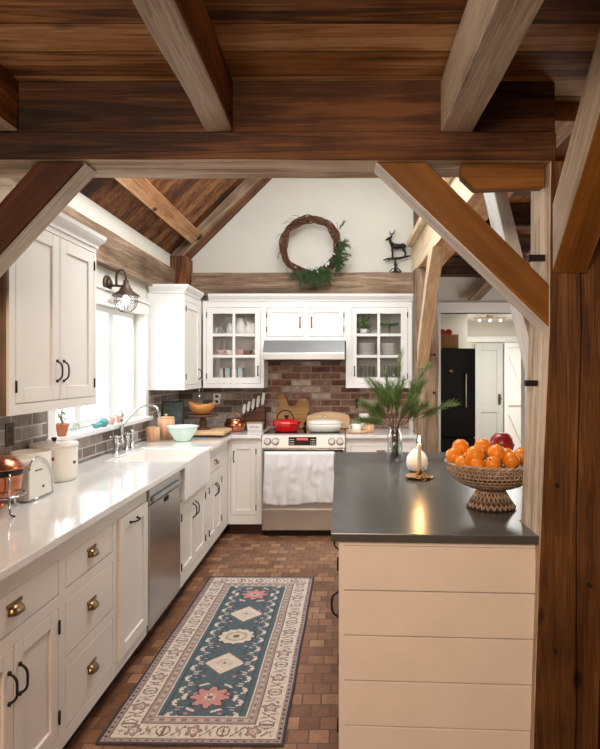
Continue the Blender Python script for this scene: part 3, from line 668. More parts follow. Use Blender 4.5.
door(r, XUB, -.716, -.365, 1.828, 2.108, 'a', (-.392, 1.965), fr=.045, mat='trim'); door(r, XUB, -.310, .030, 1.828, 2.108, 'b', (-.283, 1.965), fr=.045, mat='trim')
m = MB(); sweep(m, [(-.739, 5.57, 0, -1), (.047, 5.57, 0, -1)], CR); m.build('crown', M['trim'], r)
# hood
h = thing('range_hood', (-.34, 5.65, 1.6), 'low stainless range hood under the short cabinet', 'hood')
m = MB(); m.prism([(5.42, 1.787), (5.30, 1.665), (5.30, 1.605), (5.88, 1.605), (5.88, 1.787)], -.718, .036, 0); m.build('canopy', M['steel_b'], h, bevel=.003)
MB().box(-.70, .02, 5.32, 5.86, 1.597, 1.6045).build('filter', M['iron'], h)

# island: the near end panel stands a touch askew, as hewn houses go
isl = thing('island', (.35, 3.1, 0), 'kitchen island with pale shiplap end below the dark top', 'island')
ZT = .890
m = MB(); m.prism([(.02, 2.115), (.674, 2.085), (.674, 2.26), (.90, 2.26), (.90, 4.12), (.02, 4.12)], .09, ZT, 2); m.build('body', M['paint'], isl)
fA, fB = Vector((.006, 2.098, 0)), Vector((.692, 2.062, 0)); dr = (fB-fA).normalized(); nr = Vector((dr.y, -dr.x, 0)); Lw = (fB-fA).length
XS = Matrix(((dr.x, 0, nr.x, fA.x), (dr.y, 0, nr.y, fA.y), (0, 1, 0, 0), (0, 0, 0, 1)))
for i in range(6):
    v1 = .868-.163*i; v0 = max(.0, v1-.1592)
    if v1 < .02: break
    MB(XS).box(0, Lw, v0, v1, -.012, 0).build('shiplap_board', M['shiplap'], isl, bevel=.0018)
MB(XS).box(0, Lw, .870, ZT-.001, -.012, .003).build('top_rail', M['shiplap'], isl, bevel=.0018)
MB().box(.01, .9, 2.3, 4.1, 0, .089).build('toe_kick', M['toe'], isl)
m = MB(XI); face(m, 2.098, 4.12, .09, ZT-.001, [(2.14, 2.60, .12, .86), (2.63, 3.09, .12, .86), (3.12, 3.58, .12, .86), (3.61, 4.07, .12, .86)], t=.02); m.build('face_frame', M['paint'], isl)
for u in (2.14, 2.63, 3.12, 3.61): door(isl, XI, u, u+.46, .12, .86, 'a', (u+.06, .615) if u < 2.3 else (u+.40, .615))
m = MB(); m.prism([(-.036, 2.073), (.698, 2.036), (.692, 2.25), (.95, 2.25), (.95, 4.15), (-.040, 4.15)], .8905, .920, 2)
tag(m.build('countertop', M['soap'], bevel=.003, seg=2), 'dark grey honed island countertop reflecting the candle', 'countertop')

# ---------------------------------------------------------------- range
rg = thing('range', (-.34, 5.55, 0), 'stainless steel stove with a towel over the oven door', 'stove')
X0, X1 = -.716, .038
MB().box(X0, X1, 5.26, 5.87, .055, .905).build('body', M['steel'], rg)
MB().box(X0, X1, 5.295, 5.875, .906, .926).build('cooktop', M['blackglass'], rg, bevel=.004)
m = MB(); m.prism([(5.262, .800), (5.235, .805), (5.262, .918), (5.296, .929), (5.296, .800)], X0, X1, 0); cpn = m.build('control_panel', M['steel_l'], rg, bevel=.003)
TP = Matrix.Translation((0, 5.2485, .862)) @ Matrix.Rotation(math.atan2(.027, .113), 4, 'X').inverted()    # y=-w out of the tilted panel
TP = Matrix.Translation((0, 5.2475, .862)) @ Matrix.Rotation(-math.atan2(.027, .113), 4, 'X')
disp = MB(TP).box(-.475, -.222, -.004, .0, -.036, .040).build('display', M['blackglass'], cpn)
MB(TP).box(-.400, -.30, -.0055, -.004, .012, .030).build('clock_digits', M['red_led'], disp)
m = MB(TP)
for i in range(4):
    for j in range(3):
        for x0 in (-.468, -.275): m.box(x0+i*.012, x0+i*.012+.008, -.0055, -.004, -.026+j*.02, -.02+j*.02)
m.build('keypad', M['steel_b'], disp)
for x in (-.665, -.592, -.085, -.010):
    k = MB(TP); k.tube([(x, 0, 0), (x, -.012, 0), (x, -.0121, 0), (x, -.034, 0)], [.034, .033, .026, .024], 20); k.build('knob', M['steel_b'], cpn)
MB().box(X0+.004, X1-.004, 5.232, 5.2595, .262, .792).build('oven_door', M['steel'], rg, bevel=.004)
MB().box(X0+.02, X1-.02, 5.2305, 5.2325, .745, .790).build('vent_slot', M['dark'], rg)
m = MB(); m.tube([(X0+.04, 5.185, .765), (X1-.04, 5.185, .765)], .011, 14)
for x in (X0+.06, X1-.06): m.tube([(x, 5.185, .765), (x, 5.233, .765)], .009, 10)
m.build('oven_handle', M['steel_b'], rg)
MB().box(X0+.004, X1-.004, 5.236, 5.2595, .062, .246).build('drawer', M['steel'], rg, bevel=.004)
MB().box(X0+.03, X1-.03, 5.29, 5.8, 0, .054).build('plinth', M['dark'], rg)
# towel
m = MB(); nu, nv = 60, 30; grid = []
def tow(u, v):
    x = -.684+u*.622+.006*math.sin(v*5+u*3)
    fold = .014*math.sin(u*17+math.sin(v*3)*.8)+.006*math.sin(u*43+v*6)+.007*noise.noise(Vector((u*7, v*9, 1)))
    if v < .06: a = v/.06*PI; return (x, 5.185+.016*math.cos(a), .767+.016*math.sin(a))
    t = (v-.06)/.94; z = .767-t*(.452+.012*math.sin(u*6)); return (x+.012*math.sin(t*3)*(u-.5), 5.166-abs(fold)*min(1, t*4)-.002, z)
for i in range(nu+1): grid.append([m._v(tow(i/nu, j/nv)) for j in range(nv+1)])
for A, B in zip(grid, grid[1:]):
    for j in range(nv): m._f([A[j], A[j+1], B[j+1], B[j]], True)
tw = m.build('dish_towel', M['towel']); sd = tw.modifiers.new('s', 'SOLIDIFY'); sd.thickness = .003
tag(tw, 'white crumpled dish towel hanging over the oven handle', 'towel')

# ---------------------------------------------------------------- rug
RC = {k: s2l(*v) for k, v in dict(navy=(78, 74, 80), dusty=(168, 148, 142), cream=(216, 206, 194), teal=(92, 106, 114), pink=(198, 146, 140), gold=(206, 192, 168), brown=(128, 110, 104), deep=(74, 88, 98), pale=(190, 180, 172)).items()}
HX, HY = .378, .945
def rugcol(x, y):
    dx, dy = HX-abs(x), HY-abs(y); e = min(dx, dy); s = y if dx < dy else x+.07
    if e < .010: return 'navy'
    if e < .034:
        return 'navy' if (int((s+5)/.011) % 3 == 0 and .016 < e < .028) else 'dusty'
    if e < .039: return 'brown'
    if e < .135:
        t = (e-.087)/.048; k = math.floor((s+.0)/.125); c = s-(k+.5)*.125
        r = math.hypot(c, t*.040); th = math.atan2(t*.040, c)
        if k % 2 == 0:
            R = .030*(1+.22*math.cos(5*th))
            if r < .007: return 'pink'
            if r < .013: return 'cream'
            if r < R*.8: return 'dusty'
            if r < R: return 'brown'
        else:
            if abs(r-.026) < .0035 and abs(t) < .8: return 'brown'
            if abs(c) < .004 and abs(t) < .5: return 'brown'
            if r < .009: return 'dusty'
        vine = .62*math.sin(2*PI*s/.125)
        if abs(t-vine) < .11 and abs(c) > .034: return 'brown'
        if abs(abs(c)-.052) < .006 and abs(t+vine) < .32: return 'dusty'
        return 'cream'
    if e < .140: return 'brown'
    if e < .182:
        q = int((s+5)/.024) % 2; tt = (e-.161)/.02
        if abs(tt) < .45 and q: return 'pale'
        if abs(tt) < .15: return 'brown'
        return 'dusty'
    if e < .187: return 'cream'
    for y0 in (-.61, .61):
        r = math.hypot(x, y-y0); th = math.atan2(y-y0, x); R = .082*(1+.20*math.cos(8*th))
        if r < .014: return 'brown'
        if r < .022+.010*math.cos(8*th): return 'cream'
        if r < R*.92: return 'pink'
        if r < R*1.05: return 'navy'
        if abs(r-.118) < .007 and math.cos(6*th+.3) > .35: return 'cream'
    for y0 in (-.30, .30):
        d = abs(x)/.108+abs(y-y0)/.118
        if d < .10: return 'brown'
        if .34 < d < .44 and int((x-y*1.3+5)/.011) % 2: return 'dusty'
        if .17 < d < .25: return 'gold'
        if d < .92: return 'cream'
        if d < 1.04: return 'brown'
    r = math.hypot(x, y*1.1); th = math.atan2(y, x)
    R = .104*(1+.07*math.cos(12*th))
    if r < .020: return 'brown'
    if r < .034: return 'cream'
    if .052 < r < .060: return 'dusty'
    if r < R*.93: return 'gold' if r < .052 else 'cream'
    if r < R*1.04: return 'navy'
    yy = (y+5) % .10-.05; xx = abs(x)
    if abs(xx-.150) < .011 and abs(yy) < .006: return 'cream'
    if abs(xx-.150) < .005 and abs(yy) < .022: return 'cream'
    if abs(xx-.138) < .006 and abs(abs(yy)-.022) < .006: return 'cream'
    if abs(xx-.118) < .012 and abs(abs(yy)-.040) < .005: return 'pale'
    y2 = (y+5) % .155-.0775
    if math.hypot(xx-.075, y2) < .009 and r > .13: return 'pink'
    if abs(xx-.168) < .003: return 'deep'
    zz = (y+5) % .062-.031
    if abs(xx-.095-.018*math.sin(y*50)) < .0035 and r > .12: return 'deep'
    if abs(xx-.105) < .009 and abs(zz) < .004: return 'pale'
    if abs(math.hypot(xx-.095, zz)-.013) < .0025: return 'deep'
    return 'teal'
NXR, NYR = 126, 300
bm = bmesh.new(); cl = bm.loops.layers.float_color.new('col'); vv = []
for j in range(NYR+1):
    row = []
    for i in range(NXR+1):
        x = -HX+2*HX*i/NXR; y = -HY+2*HY*j/NYR
        z = .009+.002*noise.noise(Vector((x*4, y*4, 0)))
        wob = .004*noise.noise(Vector((y*3, 5, 0)))
        row.append(bm.verts.new((x+wob, y+.005*noise.noise(Vector((x*4, 9, 0))), z)))
    vv.append(row)
for j in range(NYR):
    for i in range(NXR):
        f = bm.faces.new((vv[j][i], vv[j][i+1], vv[j+1][i+1], vv[j+1][i])); f.smooth = True
        c = RC[rugcol(-HX+2*HX*(i+.5)/NXR, -HY+2*HY*(j+.5)/NYR)]; c = c+(1,)
        for l in f.loops: l[cl] = c
# folded edge down to the floor
be = [e for e in bm.edges if e.is_boundary]; g = bmesh.ops.extrude_edge_only(bm, edges=be)
for v in g['geom']:
    if isinstance(v, bmesh.types.BMVert): v.co.z = .001
for f in bm.faces:
    if abs(f.normal.z) < .5 or any(l[cl][3] == 0 for l in f.loops):
        for l in f.loops: l[cl] = RC['navy']+(1,)
me = bpy.data.meshes.new('rug'); bm.to_mesh(me); bm.free()
o = bpy.data.objects.new('runner_rug', me); C.objects.link(o); o.location = (-.588, 3.262, 0); o.rotation_euler = (0, 0, -.019); me.materials.append(M['rug'])
tag(o, 'faded teal and cream patterned runner rug on the brick floor', 'rug')

# ---------------------------------------------------------------- wall lamp over the window
wl = thing('wall_lamp', (-1.655, 4.10, 2.115), 'bronze barn wall lamp with glass globe over the window', 'lamp')
m = MB(); m.tube([(-1.659, 4.10, 2.115), (-1.640, 4.10, 2.115)], [.062, .058], 24); m.tube([(-1.64, 4.10, 2.115), (-1.625, 4.10, 2.115)], [.04, .03], 20); m.build('backplate', M['lampmetal'], wl)
LX = -1.520; pts = [(-1.63, 4.10, 2.115), (-1.585, 4.10, 2.115)]
m = MB(); m.tube([(-1.63, 4.10, 2.105), (LX-.02, 4.10, 2.100)], .009, 10)
m.tube([(-1.588, 4.10, 2.105)]+[(-1.588+.034*(1-math.cos(a)), 4.10, 2.165+.05*math.sin(a)) for a in [PI*k/12 for k in range(13)]]+[(LX, 4.10, 2.12)], .008, 10); m.build('arm', M['lampmetal'], wl)
m = MB(); m.lathe([(.0, .125), (.018, .125), (.020, .098), (.030, .090), (.032, .076), (.042, .066), (.046, .052), (.090, .022), (.094, .012), (.088, .014), (.045, .04), (0, .04)], (LX, 4.10, 2.015), 32); m.build('shade', M['lampmetal'], wl)
m = MB(); m.lathe([(.045, .035), (.070, -.0), (.074, -.03), (.062, -.065), (.035, -.088), (0, -.093)], (LX, 4.10, 2.015), 28, cap=False); m.build('globe', M['lampglass'], wl)
m = MB()
for k in range(3):
    a = k*PI/3; m.tube([(LX+math.cos(a)*r, 4.10+math.sin(a)*r, 2.015+z) for r, z in ((.078, .01), (.080, -.03), (.068, -.068), (.038, -.094), (0, -.101), (-.038, -.094), (-.068, -.068), (-.080, -.03), (-.078, .01))], .0024, 6)
m.tube([(LX+.081*math.cos(a), 4.10+.081*math.sin(a), 1.99) for a in [2*PI*k/24 for k in range(24)]], .0024, 6, closed=True); m.build('cage', M['lampmetal'], wl)
MB().lathe([(0, .0), (.022, .01), (.028, .035), (.014, .065), (0, .066)], (LX, 4.10, 1.97), 16).build('bulb', M['bulb'], wl)

# ---------------------------------------------------------------- faucet
fc = thing('bridge_faucet', (-1.575, 4.16, .92), 'chrome bridge faucet with tall curved spout behind the sink', 'faucet')
FX = -1.575
for y in (4.06, 4.26):
    m = MB(); m.lathe([(.030, 0), (.030, .006), (.018, .014), (.014, .03), (.017, .045), (.014, .06), (.014, .085), (.021, .092), (.021, .108), (.012, .118), (.008, .13), (0, .131)], (FX, y, .9205), 20); va = m.build('valve', M['chrome'], fc)
    m = MB()
    for a in (0.5, 0.5+PI/2):
        dx, dy = math.cos(a)*.038, math.sin(a)*.038; m.tube([(FX-dx, y-dy, 1.038), (FX+dx, y+dy, 1.038)], .0055, 8); m.ball((FX-dx, y-dy, 1.038), .009); m.ball((FX+dx, y+dy, 1.038), .009)
    m.build('cross_handle', M['chrome'], va)
m = MB(); m.tube([(FX, 4.06, .985), (FX, 4.26, .985)], .011, 12); m.build('bridge', M['chrome'], fc)
m = MB(); m.lathe([(.016, 0), (.020, .02), (.014, .035), (.013, .12), (.018, .13), (.013, .14), (.011, .19), (.016, .2), (.010, .212), (.006, .235), (.009, .245), (0, .256)], (FX, 4.16, .98), 20); m.build('column', M['chrome'], fc)
pts = []
for k in range(21):
    t = k/20; x = FX+t*.255; z = 1.135+.115*math.sin(max(0, (t-.12)/.88)*PI*.72)+.01*t if t > .12 else 1.125-(.12-t)*.05
    pts.append((x, 4.16, z))
pts += [(FX+.268, 4.16, pts[-1][2]-.02), (FX+.272, 4.16, pts[-1][2]-.05), (FX+.273, 4.16, pts[-1][2]-.075)]
MB().tube(pts, .0095, 12).build('spout', M['chrome'], fc)
sp = thing('side_sprayer', (-1.575, 4.37, .92), 'chrome side sprayer standing right of the bridge faucet', 'sprayer')
MB().lathe([(.024, 0), (.024, .006), (.014, .012), (.014, .05), (0, .05)], (-1.575, 4.37, .9205), 18).build('holder', M['chrome'], sp)
MB().lathe([(.009, .0), (.012, .03), (.017, .07), (.019, .085), (0, .09)], (-1.575, 4.37, .971), 18).build('spray_head', M['chrome'], sp)

# ---------------------------------------------------------------- near left counter
cz = .9205
# cylinder canisters
def canister(loc, r, h, name, label, matk, lid=True):
    t = thing(name, loc, label, 'canister'); x, y, z = loc
    MB().lathe([(0, 0), (r*.90, 0), (r*.96, .008), (r, .03), (r, h-.012), (r*1.0, h), (r*.96, h), (r*.95, h-.02), (0, h-.02)], loc, 40).build('body', M[matk], t)
    if lid:
        l = MB().lathe([(r*.9, 0), (r*1.035, .0), (r*1.045, .008), (r*.99, .017), (r*.5, .024), (0, .026)], (x, y, z+h+.001), 40).build('lid', M[matk], t)
        MB().lathe([(.011, 0), (.009, .006), (.016, .014), (.012, .02), (0, .021)], (x, y, z+h+.026), 20).build('knob', M['iron'], l)
    return t
c1 = canister((-1.528, 3.09, cz), .116, .180, 'canister', 'large white lidded enamel canister under the near wall cabinet', 'cream_cer')
a = math.atan2(-3.09, 1.528)-.28
MB(Matrix.Translation((-1.528, 3.09, 0)) @ Matrix.Rotation(a+.16, 4, 'Z')).box(.1155, .1185, -.014, .014, cz+.118, cz+.135).build('red_tag', M['red_fab'], c1)
MB(Matrix.Translation((-1.528, 3.09, 0)) @ Matrix.Rotation(a+1.25, 4, 'Z')).box(.1155, .1175, -.010, .010, cz+.09, cz+.105).build('emblem', M['ink'], c1)
canister((-1.53, 2.865, cz), .090, .185, 'canister', 'smaller cream open canister behind the bread bin', 'cream_cer', lid=False)
# bread bin: quarter round
bb = thing('bread_bin', (-1.48, 2.645, cz), 'cream roll top bread bin with chrome edge beside the copper pot', 'bread bin')
def binprof(off=0, n=14):
    y0, y1, z0, h = 2.548-off, 2.752+off, cz+.004-off*.0, .180+off
    p = [(y0, z0), (y0, z0+h*.55)]
    for k in range(n+1):
        a = PI-(PI*.98)*k/n; p.append((y0+(y1-y0)*(.5+.5*math.cos(a)) if k < 4 else y0+(y1-y0)*(.5+.5*math.cos(a)), z0+h*.55+h*.45*math.sin(a)))
    p.append((y1, z0+.02)); p.append((y1-.01, z0)); return p
def bp2(s):
    y0, z0, Wd, H = 2.552, cz+.004, .200*s, .183*s; p = [(y0, z0)]
    for k in range(13): a = PI/2*k/12; p.append((y0+Wd*.25*(1-math.cos(a)), z0+H*.72+H*.28*math.sin(a)))
    for k in range(1, 15): a = PI/2*(1-k/14); p.append((y0+Wd*.25+Wd*.75*math.cos(a), z0+H*.12+H*.88*math.sin(a)))
    p.append((y0+Wd, z0)); return p
MB().prism(bp2(1), -1.625, -1.372, 0, smooth=False).build('body', M['cream_cer'], bb, bevel=.003)
pr = bp2(1.03); m = MB(); m.tube([(-1.368, y-.003, z) for y, z in pr[1:]], .0042, 8); m.tube([(-1.37, 2.552, cz+.006), (-1.37, 2.755, cz+.006)], .004, 8); m.build('chrome_edge', M['chrome'], bb)
MB().box(-1.3715, -1.370, 2.665, 2.680, cz+.045, cz+.056).build('emblem', M['ink'], bb)
MB().box(-1.3715, -1.370, 2.60, 2.66, cz+.128, cz+.134).build('name_plate', M['ink'], bb)
# copper chafing pot on stand
ch = thing('copper_pot', (-1.40, 2.36, cz), 'stacked copper pan on a curled silver stand at the left edge', 'pot')
cx, cy = -1.405, 2.36
MB().lathe([(0, .0), (.03, 0), (.035, .012), (.03, .03), (0, .03)], (cx, cy, cz+.02), 24).build('burner', M['copper'], ch)
MB().lathe([(0, .075), (.078, .075), (.090, .085), (.094, .13), (.098, .155), (.101, .158), (.0, .158)], (cx, cy, cz), 36).build('lower_pan', M['copper'], ch)
MB().lathe([(.099, .159), (.100, .172), (.096, .178), (0, .178)], (cx, cy, cz), 36).build('dark_band', M['iron'], ch)
li = MB().lathe([(.100, .179), (.104, .186), (.100, .196), (.080, .222), (.045, .236), (0, .240)], (cx, cy, cz), 36).build('lid', M['copper'], ch)
MB().lathe([(.008, .240), (.008, .25), (.016, .258), (.010, .268), (0, .269)], (cx, cy, cz), 16).build('knob', M['copper'], li)
for k in range(3):
    a = math.radians(-35+120*k); d = Vector((math.cos(a), math.sin(a))); pts = []
    for (r, z) in ((.100, .165), (.113, .168), (.117, .14), (.108, .10), (.112, .05), (.122, .016), (.138, .006), (.150, .010)): pts.append((cx+d.x*r, cy+d.y*r, cz+z))
    MB().tube(pts, .005, 8).build('leg', M['chrome'], ch)
MB().tube([(cx+.108*math.cos(t), cy+.108*math.sin(t), cz+.075) for t in [2*PI*k/28 for k in range(28)]], .004, 8, closed=True).build('stand_ring', M['chrome'], ch)
MB().tube([(cx+.05, cy-.088, cz+.115), (cx+.058, cy-.115, cz+.12), (cx+.066, cy-.12, cz+.10), (cx+.064, cy-.105, cz+.085)], .005, 8).build('handle', M['iron'], ch)
# outlet on the wall, near
def outlet(XM, name, label, w_=.075, h_=.115, two=False, mat='bronze'):
    c = XM @ Vector((0, 0, 0)); t = thing(name, c, label, 'outlet')
    MB(XM).box(-w_/2, w_/2, -h_/2, h_/2, .0005, .006).build('plate', M[mat], t, bevel=.003)
    for s in (-1, 1): MB(XM).box(-.016, .016, s*.027-.014, s*.027+.014, .0062, .0085).build('socket', M['ink'], t, bevel=.002)
    return t
outlet(Matrix(((0, 0, 1, -1.648), (1, 0, 0, 2.88), (0, 1, 0, 1.185), (0, 0, 0, 1))), 'wall_outlet', 'pewter outlet plate on the grey brick left of the white canister', mat='lampmetal')
outlet(Matrix(((1, 0, 0, -1.26), (0, 0, -1, 5.888), (0, 1, 0, 1.215), (0, 0, 0, 1))), 'wall_outlet', 'outlet plate on the back brick wall behind the wooden bowl', mat='steel')

# ---------------------------------------------------------------- window sill
sz = WZ0+.0185
pt = thing('potted_plant', (-1.63, 3.37, sz), 'terracotta pot with a small leafy plant on the sill', 'plant')
MB().lathe([(0, 0), (.024, 0), (.034, .055), (.038, .056), (.040, .075), (.033, .075), (.032, .066), (0, .066)], (-1.635, 3.40, sz), 24).build('pot', M['terra'], pt)
m = MB()
for k in range(26):
    a = random.uniform(0, 2*PI); r = random.uniform(.01, .05); z = random.uniform(.10, .19); c = Vector((-1.635+r*math.cos(a)*.7, 3.40+r*math.sin(a), sz+z)); u = Vector((random.uniform(-1, 1), random.uniform(-1, 1), random.uniform(-.4, .6))).normalized(); v = u.cross(Vector((0, 0, 1))).normalized()
    q = [c-u*.016, c+v*.008, c+u*.018, c-v*.008]; m._f([m._v(p) for p in q]); m.tube([(-1.635, 3.40, sz+.07), tuple(c)], .0012, 4)
m.build('leaves', M['needle'], pt)
def simple(name, label, cat, prof, loc, mat, n=24, group=None):
    return tag(MB().lathe(prof, loc, n).build(name, M[mat]), label, cat, group)
simple('glass_jar', 'small clear glass jar beside the terracotta pot on the sill', 'jar', [(0, 0), (.026, 0), (.028, .01), (.028, .05), (.022, .06), (.022, .068), (.019, .068), (.019, .058), (.024, .048), (.024, .006), (0, .006)], (-1.63, 3.55, sz), 'jar_glass')
simple('glass_float', 'round teal glass jar on the window sill', 'jar', [(0, 0), (.022, 0), (.038, .016), (.040, .03), (.034, .047), (.020, .056), (.016, .056), (.016, .05), (0, .05)], (-1.635, 3.98, sz), 'teal')
simple('trinket_bowl', 'small pale teal dish beside the round teal jar', 'dish', [(0, 0), (.018, 0), (.034, .028), (.031, .028), (.016, .005), (0, .005)], (-1.635, 3.88, sz), 'teal')
simple('flower_pot', 'tiny pink pot on the window sill left of the faucet', 'pot', [(0, 0), (.018, 0), (.026, .05), (.022, .05), (.016, .01), (0, .01)], (-1.635, 4.13, sz), 'pink')
simple('flower_pot', 'tiny red brown pot at the far end of the sill', 'pot', [(0, 0), (.016, 0), (.022, .055), (.018, .055), (.014, .01), (0, .01)], (-1.635, 4.28, sz), 'terra')

# ---------------------------------------------------------------- back left corner
mb_ = simple('mixing_bowl', 'pale mint glass mixing bowl on the white counter', 'bowl', [(0, 0), (.055, 0), (.062, .006), (.085, .04), (.112, .085), (.124, .118), (.130, .122), (.128, .127), (.120, .126), (.105, .085), (.08, .045), (.05, .014), (0, .012)], (-1.31, 4.80, cz), 'mint', 40)
def crock(loc, r, h, label, n):
    t = thing('utensil_crock', loc, label, 'crock'); MB().lathe([(0, 0), (r, 0), (r*1.02, h*.5), (r, h), (r*.88, h), (r*.88, h*.3), (0, h*.3)], loc, 30).build('body', M['crockwood'], t)
    return t
tall = crock((-1.495, 4.955, cz), .072, .175, 'tall light wooden crock behind the mint bowl', 3)
t = crock((-1.555, 4.80, cz), .055, .115, 'short light wooden crock nearest the faucet', 0)
MB().lathe([(0, 0), (.070, 0), (.072, .006), (.066, .012), (.014, .014), (.009, .022), (.015, .034), (0, .038)], (-1.495, 4.955, cz+.176), 28).build('lid', M['crockwood'], tall)
tr = thing('serving_tray', (-1.54, 5.32, cz), 'blue grey framed tray leaning in the corner behind the crocks', 'tray')
TT = Matrix.Translation((-1.545, 5.33, cz)) @ Matrix.Rotation(math.radians(12), 4, 'Z') @ Matrix.Rotation(math.radians(-7), 4, 'X')
m = MB(TT); m.box(-.095, .095, 0, .010, .0, .30); m.build('panel', M['slate_blue'], tr)
m = MB(TT); m.box(-.10, -.086, -.018, -.0005, 0, .305); m.box(.086, .10, -.018, -.0005, 0, .305); m.box(-.086, .086, -.018, -.0005, 0, .014); m.box(-.086, .086, -.018, -.0005, .291, .305); m.build('rim', M['ink'], tr)
cb = thing('cutting_board', (-1.215, 5.22, cz), 'thick light wood cutting board on feet in the corner', 'cutting board')
MB().box(-1.42, -1.015, 5.03, 5.40, cz+.022, cz+.052).build('board', M['lightwood'], cb, bevel=.004)
for x in (-1.385, -1.05):
    for y in (5.06, 5.37): MB().box(x-.018, x+.018, y-.018, y+.018, cz, cz+.0215).build('foot', M['walnut'], cb)
ks = thing('cake_stand', (-1.245, 5.24, cz+.0525), 'dark wooden pedestal cake stand on the cutting board', 'cake stand')
q = (-1.245, 5.24, cz+.0525)
MB().lathe([(0, 0), (.060, 0), (.062, .008), (.045, .016), (.028, .026), (.034, .045), (.038, .062), (.030, .082), (.022, .098), (.030, .112), (.034, .118), (0, .118)], q, 30).build('pedestal', M['walnut'], ks)
MB().lathe([(0, .1185), (.13, .1185), (.140, .126), (.138, .134), (0, .134)], q, 40).build('plate', M['walnut'], ks)
m = MB(); n = 44; prof = [(.04, 0), (.075, .012), (.105, .045), (.118, .082), (.112, .082), (.098, .048), (.068, .020), (0, .014)]; rr = []
for r, z in prof:
    rr.append([m._v((q[0]-.01+r*math.cos(2*PI*i/n)*1.03, q[1]+r*math.sin(2*PI*i/n)*.95, q[2]+.1345+1.25*z*(1+.14*(r/.118)**2*math.cos(2*(2*PI*i/n))))) for i in range(n)])
m._f(rr[0][::-1])
for A, B in zip(rr, rr[1:]):
    for i in range(n): m._f([A[i], A[(i+1) % n], B[(i+1) % n], B[i]], True)
m._f(rr[-1])
tag(m.build('wooden_bowl', M['honey']), 'honey coloured wooden bowl on the dark cake stand', 'bowl')
cp_ = thing('copper_kettle', (-1.02, 5.56, cz), 'hammered copper pot left of the knife block', 'pot')
MB().lathe([(0, 0), (.070, 0), (.095, .028), (.101, .063), (.092, .098), (.076, .115), (.081, .124), (.072, .124), (.07, .115), (0, .110)], (-1.02, 5.56, cz), 36).build('body', M['copper'], cp_)
m = MB(); m.tube([(-1.02+.078*math.cos(a), 5.56-.02, cz+.11+.065*math.sin(a)) for a in [PI*k/12 for k in range(13)]], .004, 8); m.build('handle', M['copper'], cp_)
hs = thing('hanging_spoon', (-1.30, 5.60, 1.337), 'small silver spoon hanging under the corner wall cabinet', 'spoon')
MB().tube([(-1.345+.0, 5.50, 1.334), (-1.345, 5.50, 1.275)], .003, 6).build('handle', M['chrome'], hs); MB().ball((-1.345, 5.50, 1.255), .014, 12, .022).build('spoon_bowl', M['chrome'], hs)
# knife block
kb = thing('knife_block', (-.84, 5.72, cz), 'dark wooden knife block on the counter left of the stove', 'knife block')
m = MB(); m.prism([(-.99, cz), (-.755, cz), (-.755, cz+.215), (-.78, cz+.225), (-.99, cz+.135)], 5.73, 5.86, 1); m.build('block', M['walnut'], kb, bevel=.004)
for i, x in enumerate((-.972, -.928, -.883, -.835, -.785)):
    zt = cz+.135+(x+.99)*.44
    k = thing('kitchen_knife', (x, 5.79, zt), ['shortest white handled knife, leftmost in the knife block', 'second white handled knife from the left in the block', 'middle white handled knife in the knife block', 'fourth white handled knife from the left in the block', 'tallest white handled knife, rightmost in the block'][i], 'knife', 'knives in the block')
    L = .10+.008*i; A = Matrix.Translation((x, 5.79, zt+.002)) @ Matrix.Rotation(.10, 4, 'Y')
    MB(A).box(-.004, .004, -.012, .012, .002, .018).build('bolster', M['chrome'], k)
    MB(A).prism([(-.014, .016), (.011, .016), (.017, L*.6), (.016, L), (-.008, L+.008), (-.016, L*.7)], -.012, .012, 1).build('handle', M['cream_cer'], k, bevel=.004, seg=2)
bd = thing('butter_dish', (-.835, 5.64, cz), 'small white rectangular butter dish left of the stove', 'dish')
m = MB(); m.prism([(-.905, cz), (-.765, cz), (-.757, cz+.072), (-.913, cz+.072)], 5.60, 5.68, 1); m.build('base', M['white_cer'], bd, bevel=.006, seg=2)
MB().box(-.920, -.750, 5.593, 5.687, cz+.0725, cz+.082).build('lid', M['crockwood'], bd, bevel=.003)
def text(s, size, xf, name, mat, parent, ext=.0006):
    cu = bpy.data.curves.new(name, 'FONT'); cu.body = s; cu.size = size; cu.extrude = ext; cu.align_x = 'CENTER'; cu.align_y = 'CENTER'
    tmp = bpy.data.objects.new('tmp_text', cu); C.objects.link(tmp); bpy.context.view_layer.update()
    me = bpy.data.meshes.new_from_object(tmp.evaluated_get(bpy.context.evaluated_depsgraph_get())); bpy.data.objects.remove(tmp)
    o = bpy.data.objects.new(name, me); C.objects.link(o); o.parent = parent
    me.transform(chain_matrix(parent).inverted() @ xf); me.materials.clear(); me.materials.append(M[mat]); return o
text('BUTTER', .022, Matrix.Translation((-.835, 5.5985, cz+.036)) @ Matrix.Rotation(PI/2, 4, 'X'), 'lettering', 'ink', bd)

# ---------------------------------------------------------------- on the stove
ct = .9265
do = thing('dutch_oven', (-.517, 5.50, ct), 'red enamelled faceted dutch oven on the left burner', 'pot')
q = (-.517, 5.50, ct)
MB().lathe([(0, 0), (.098, 0), (.112, .012), (.128, .070), (.133, .088), (.124, .088), (.10, .02), (0, .015)], q, 10, smooth=False).build('pot', M['red_en'], do, bevel=.004, seg=2)
for s in (-1, 1): MB().tube([(q[0]+s*.122, q[1]-.035, ct+.078), (q[0]+s*.155, q[1]-.028, ct+.082), (q[0]+s*.163, q[1], ct+.083), (q[0]+s*.155, q[1]+.028, ct+.082), (q[0]+s*.122, q[1]+.035, ct+.078)], .007, 8).build('side_handle', M['red_en'], do)
li = MB().lathe([(.134, .0885), (.137, .094), (.128, .102), (.085, .118), (.03, .126), (0, .127)], q, 10, smooth=False).build('lid', M['red_en'], do, bevel=.003, seg=2)
MB().lathe([(.012, .127), (.010, .134), (.024, .142), (.022, .152), (0, .155)], q, 20).build('knob', M['black'], li)
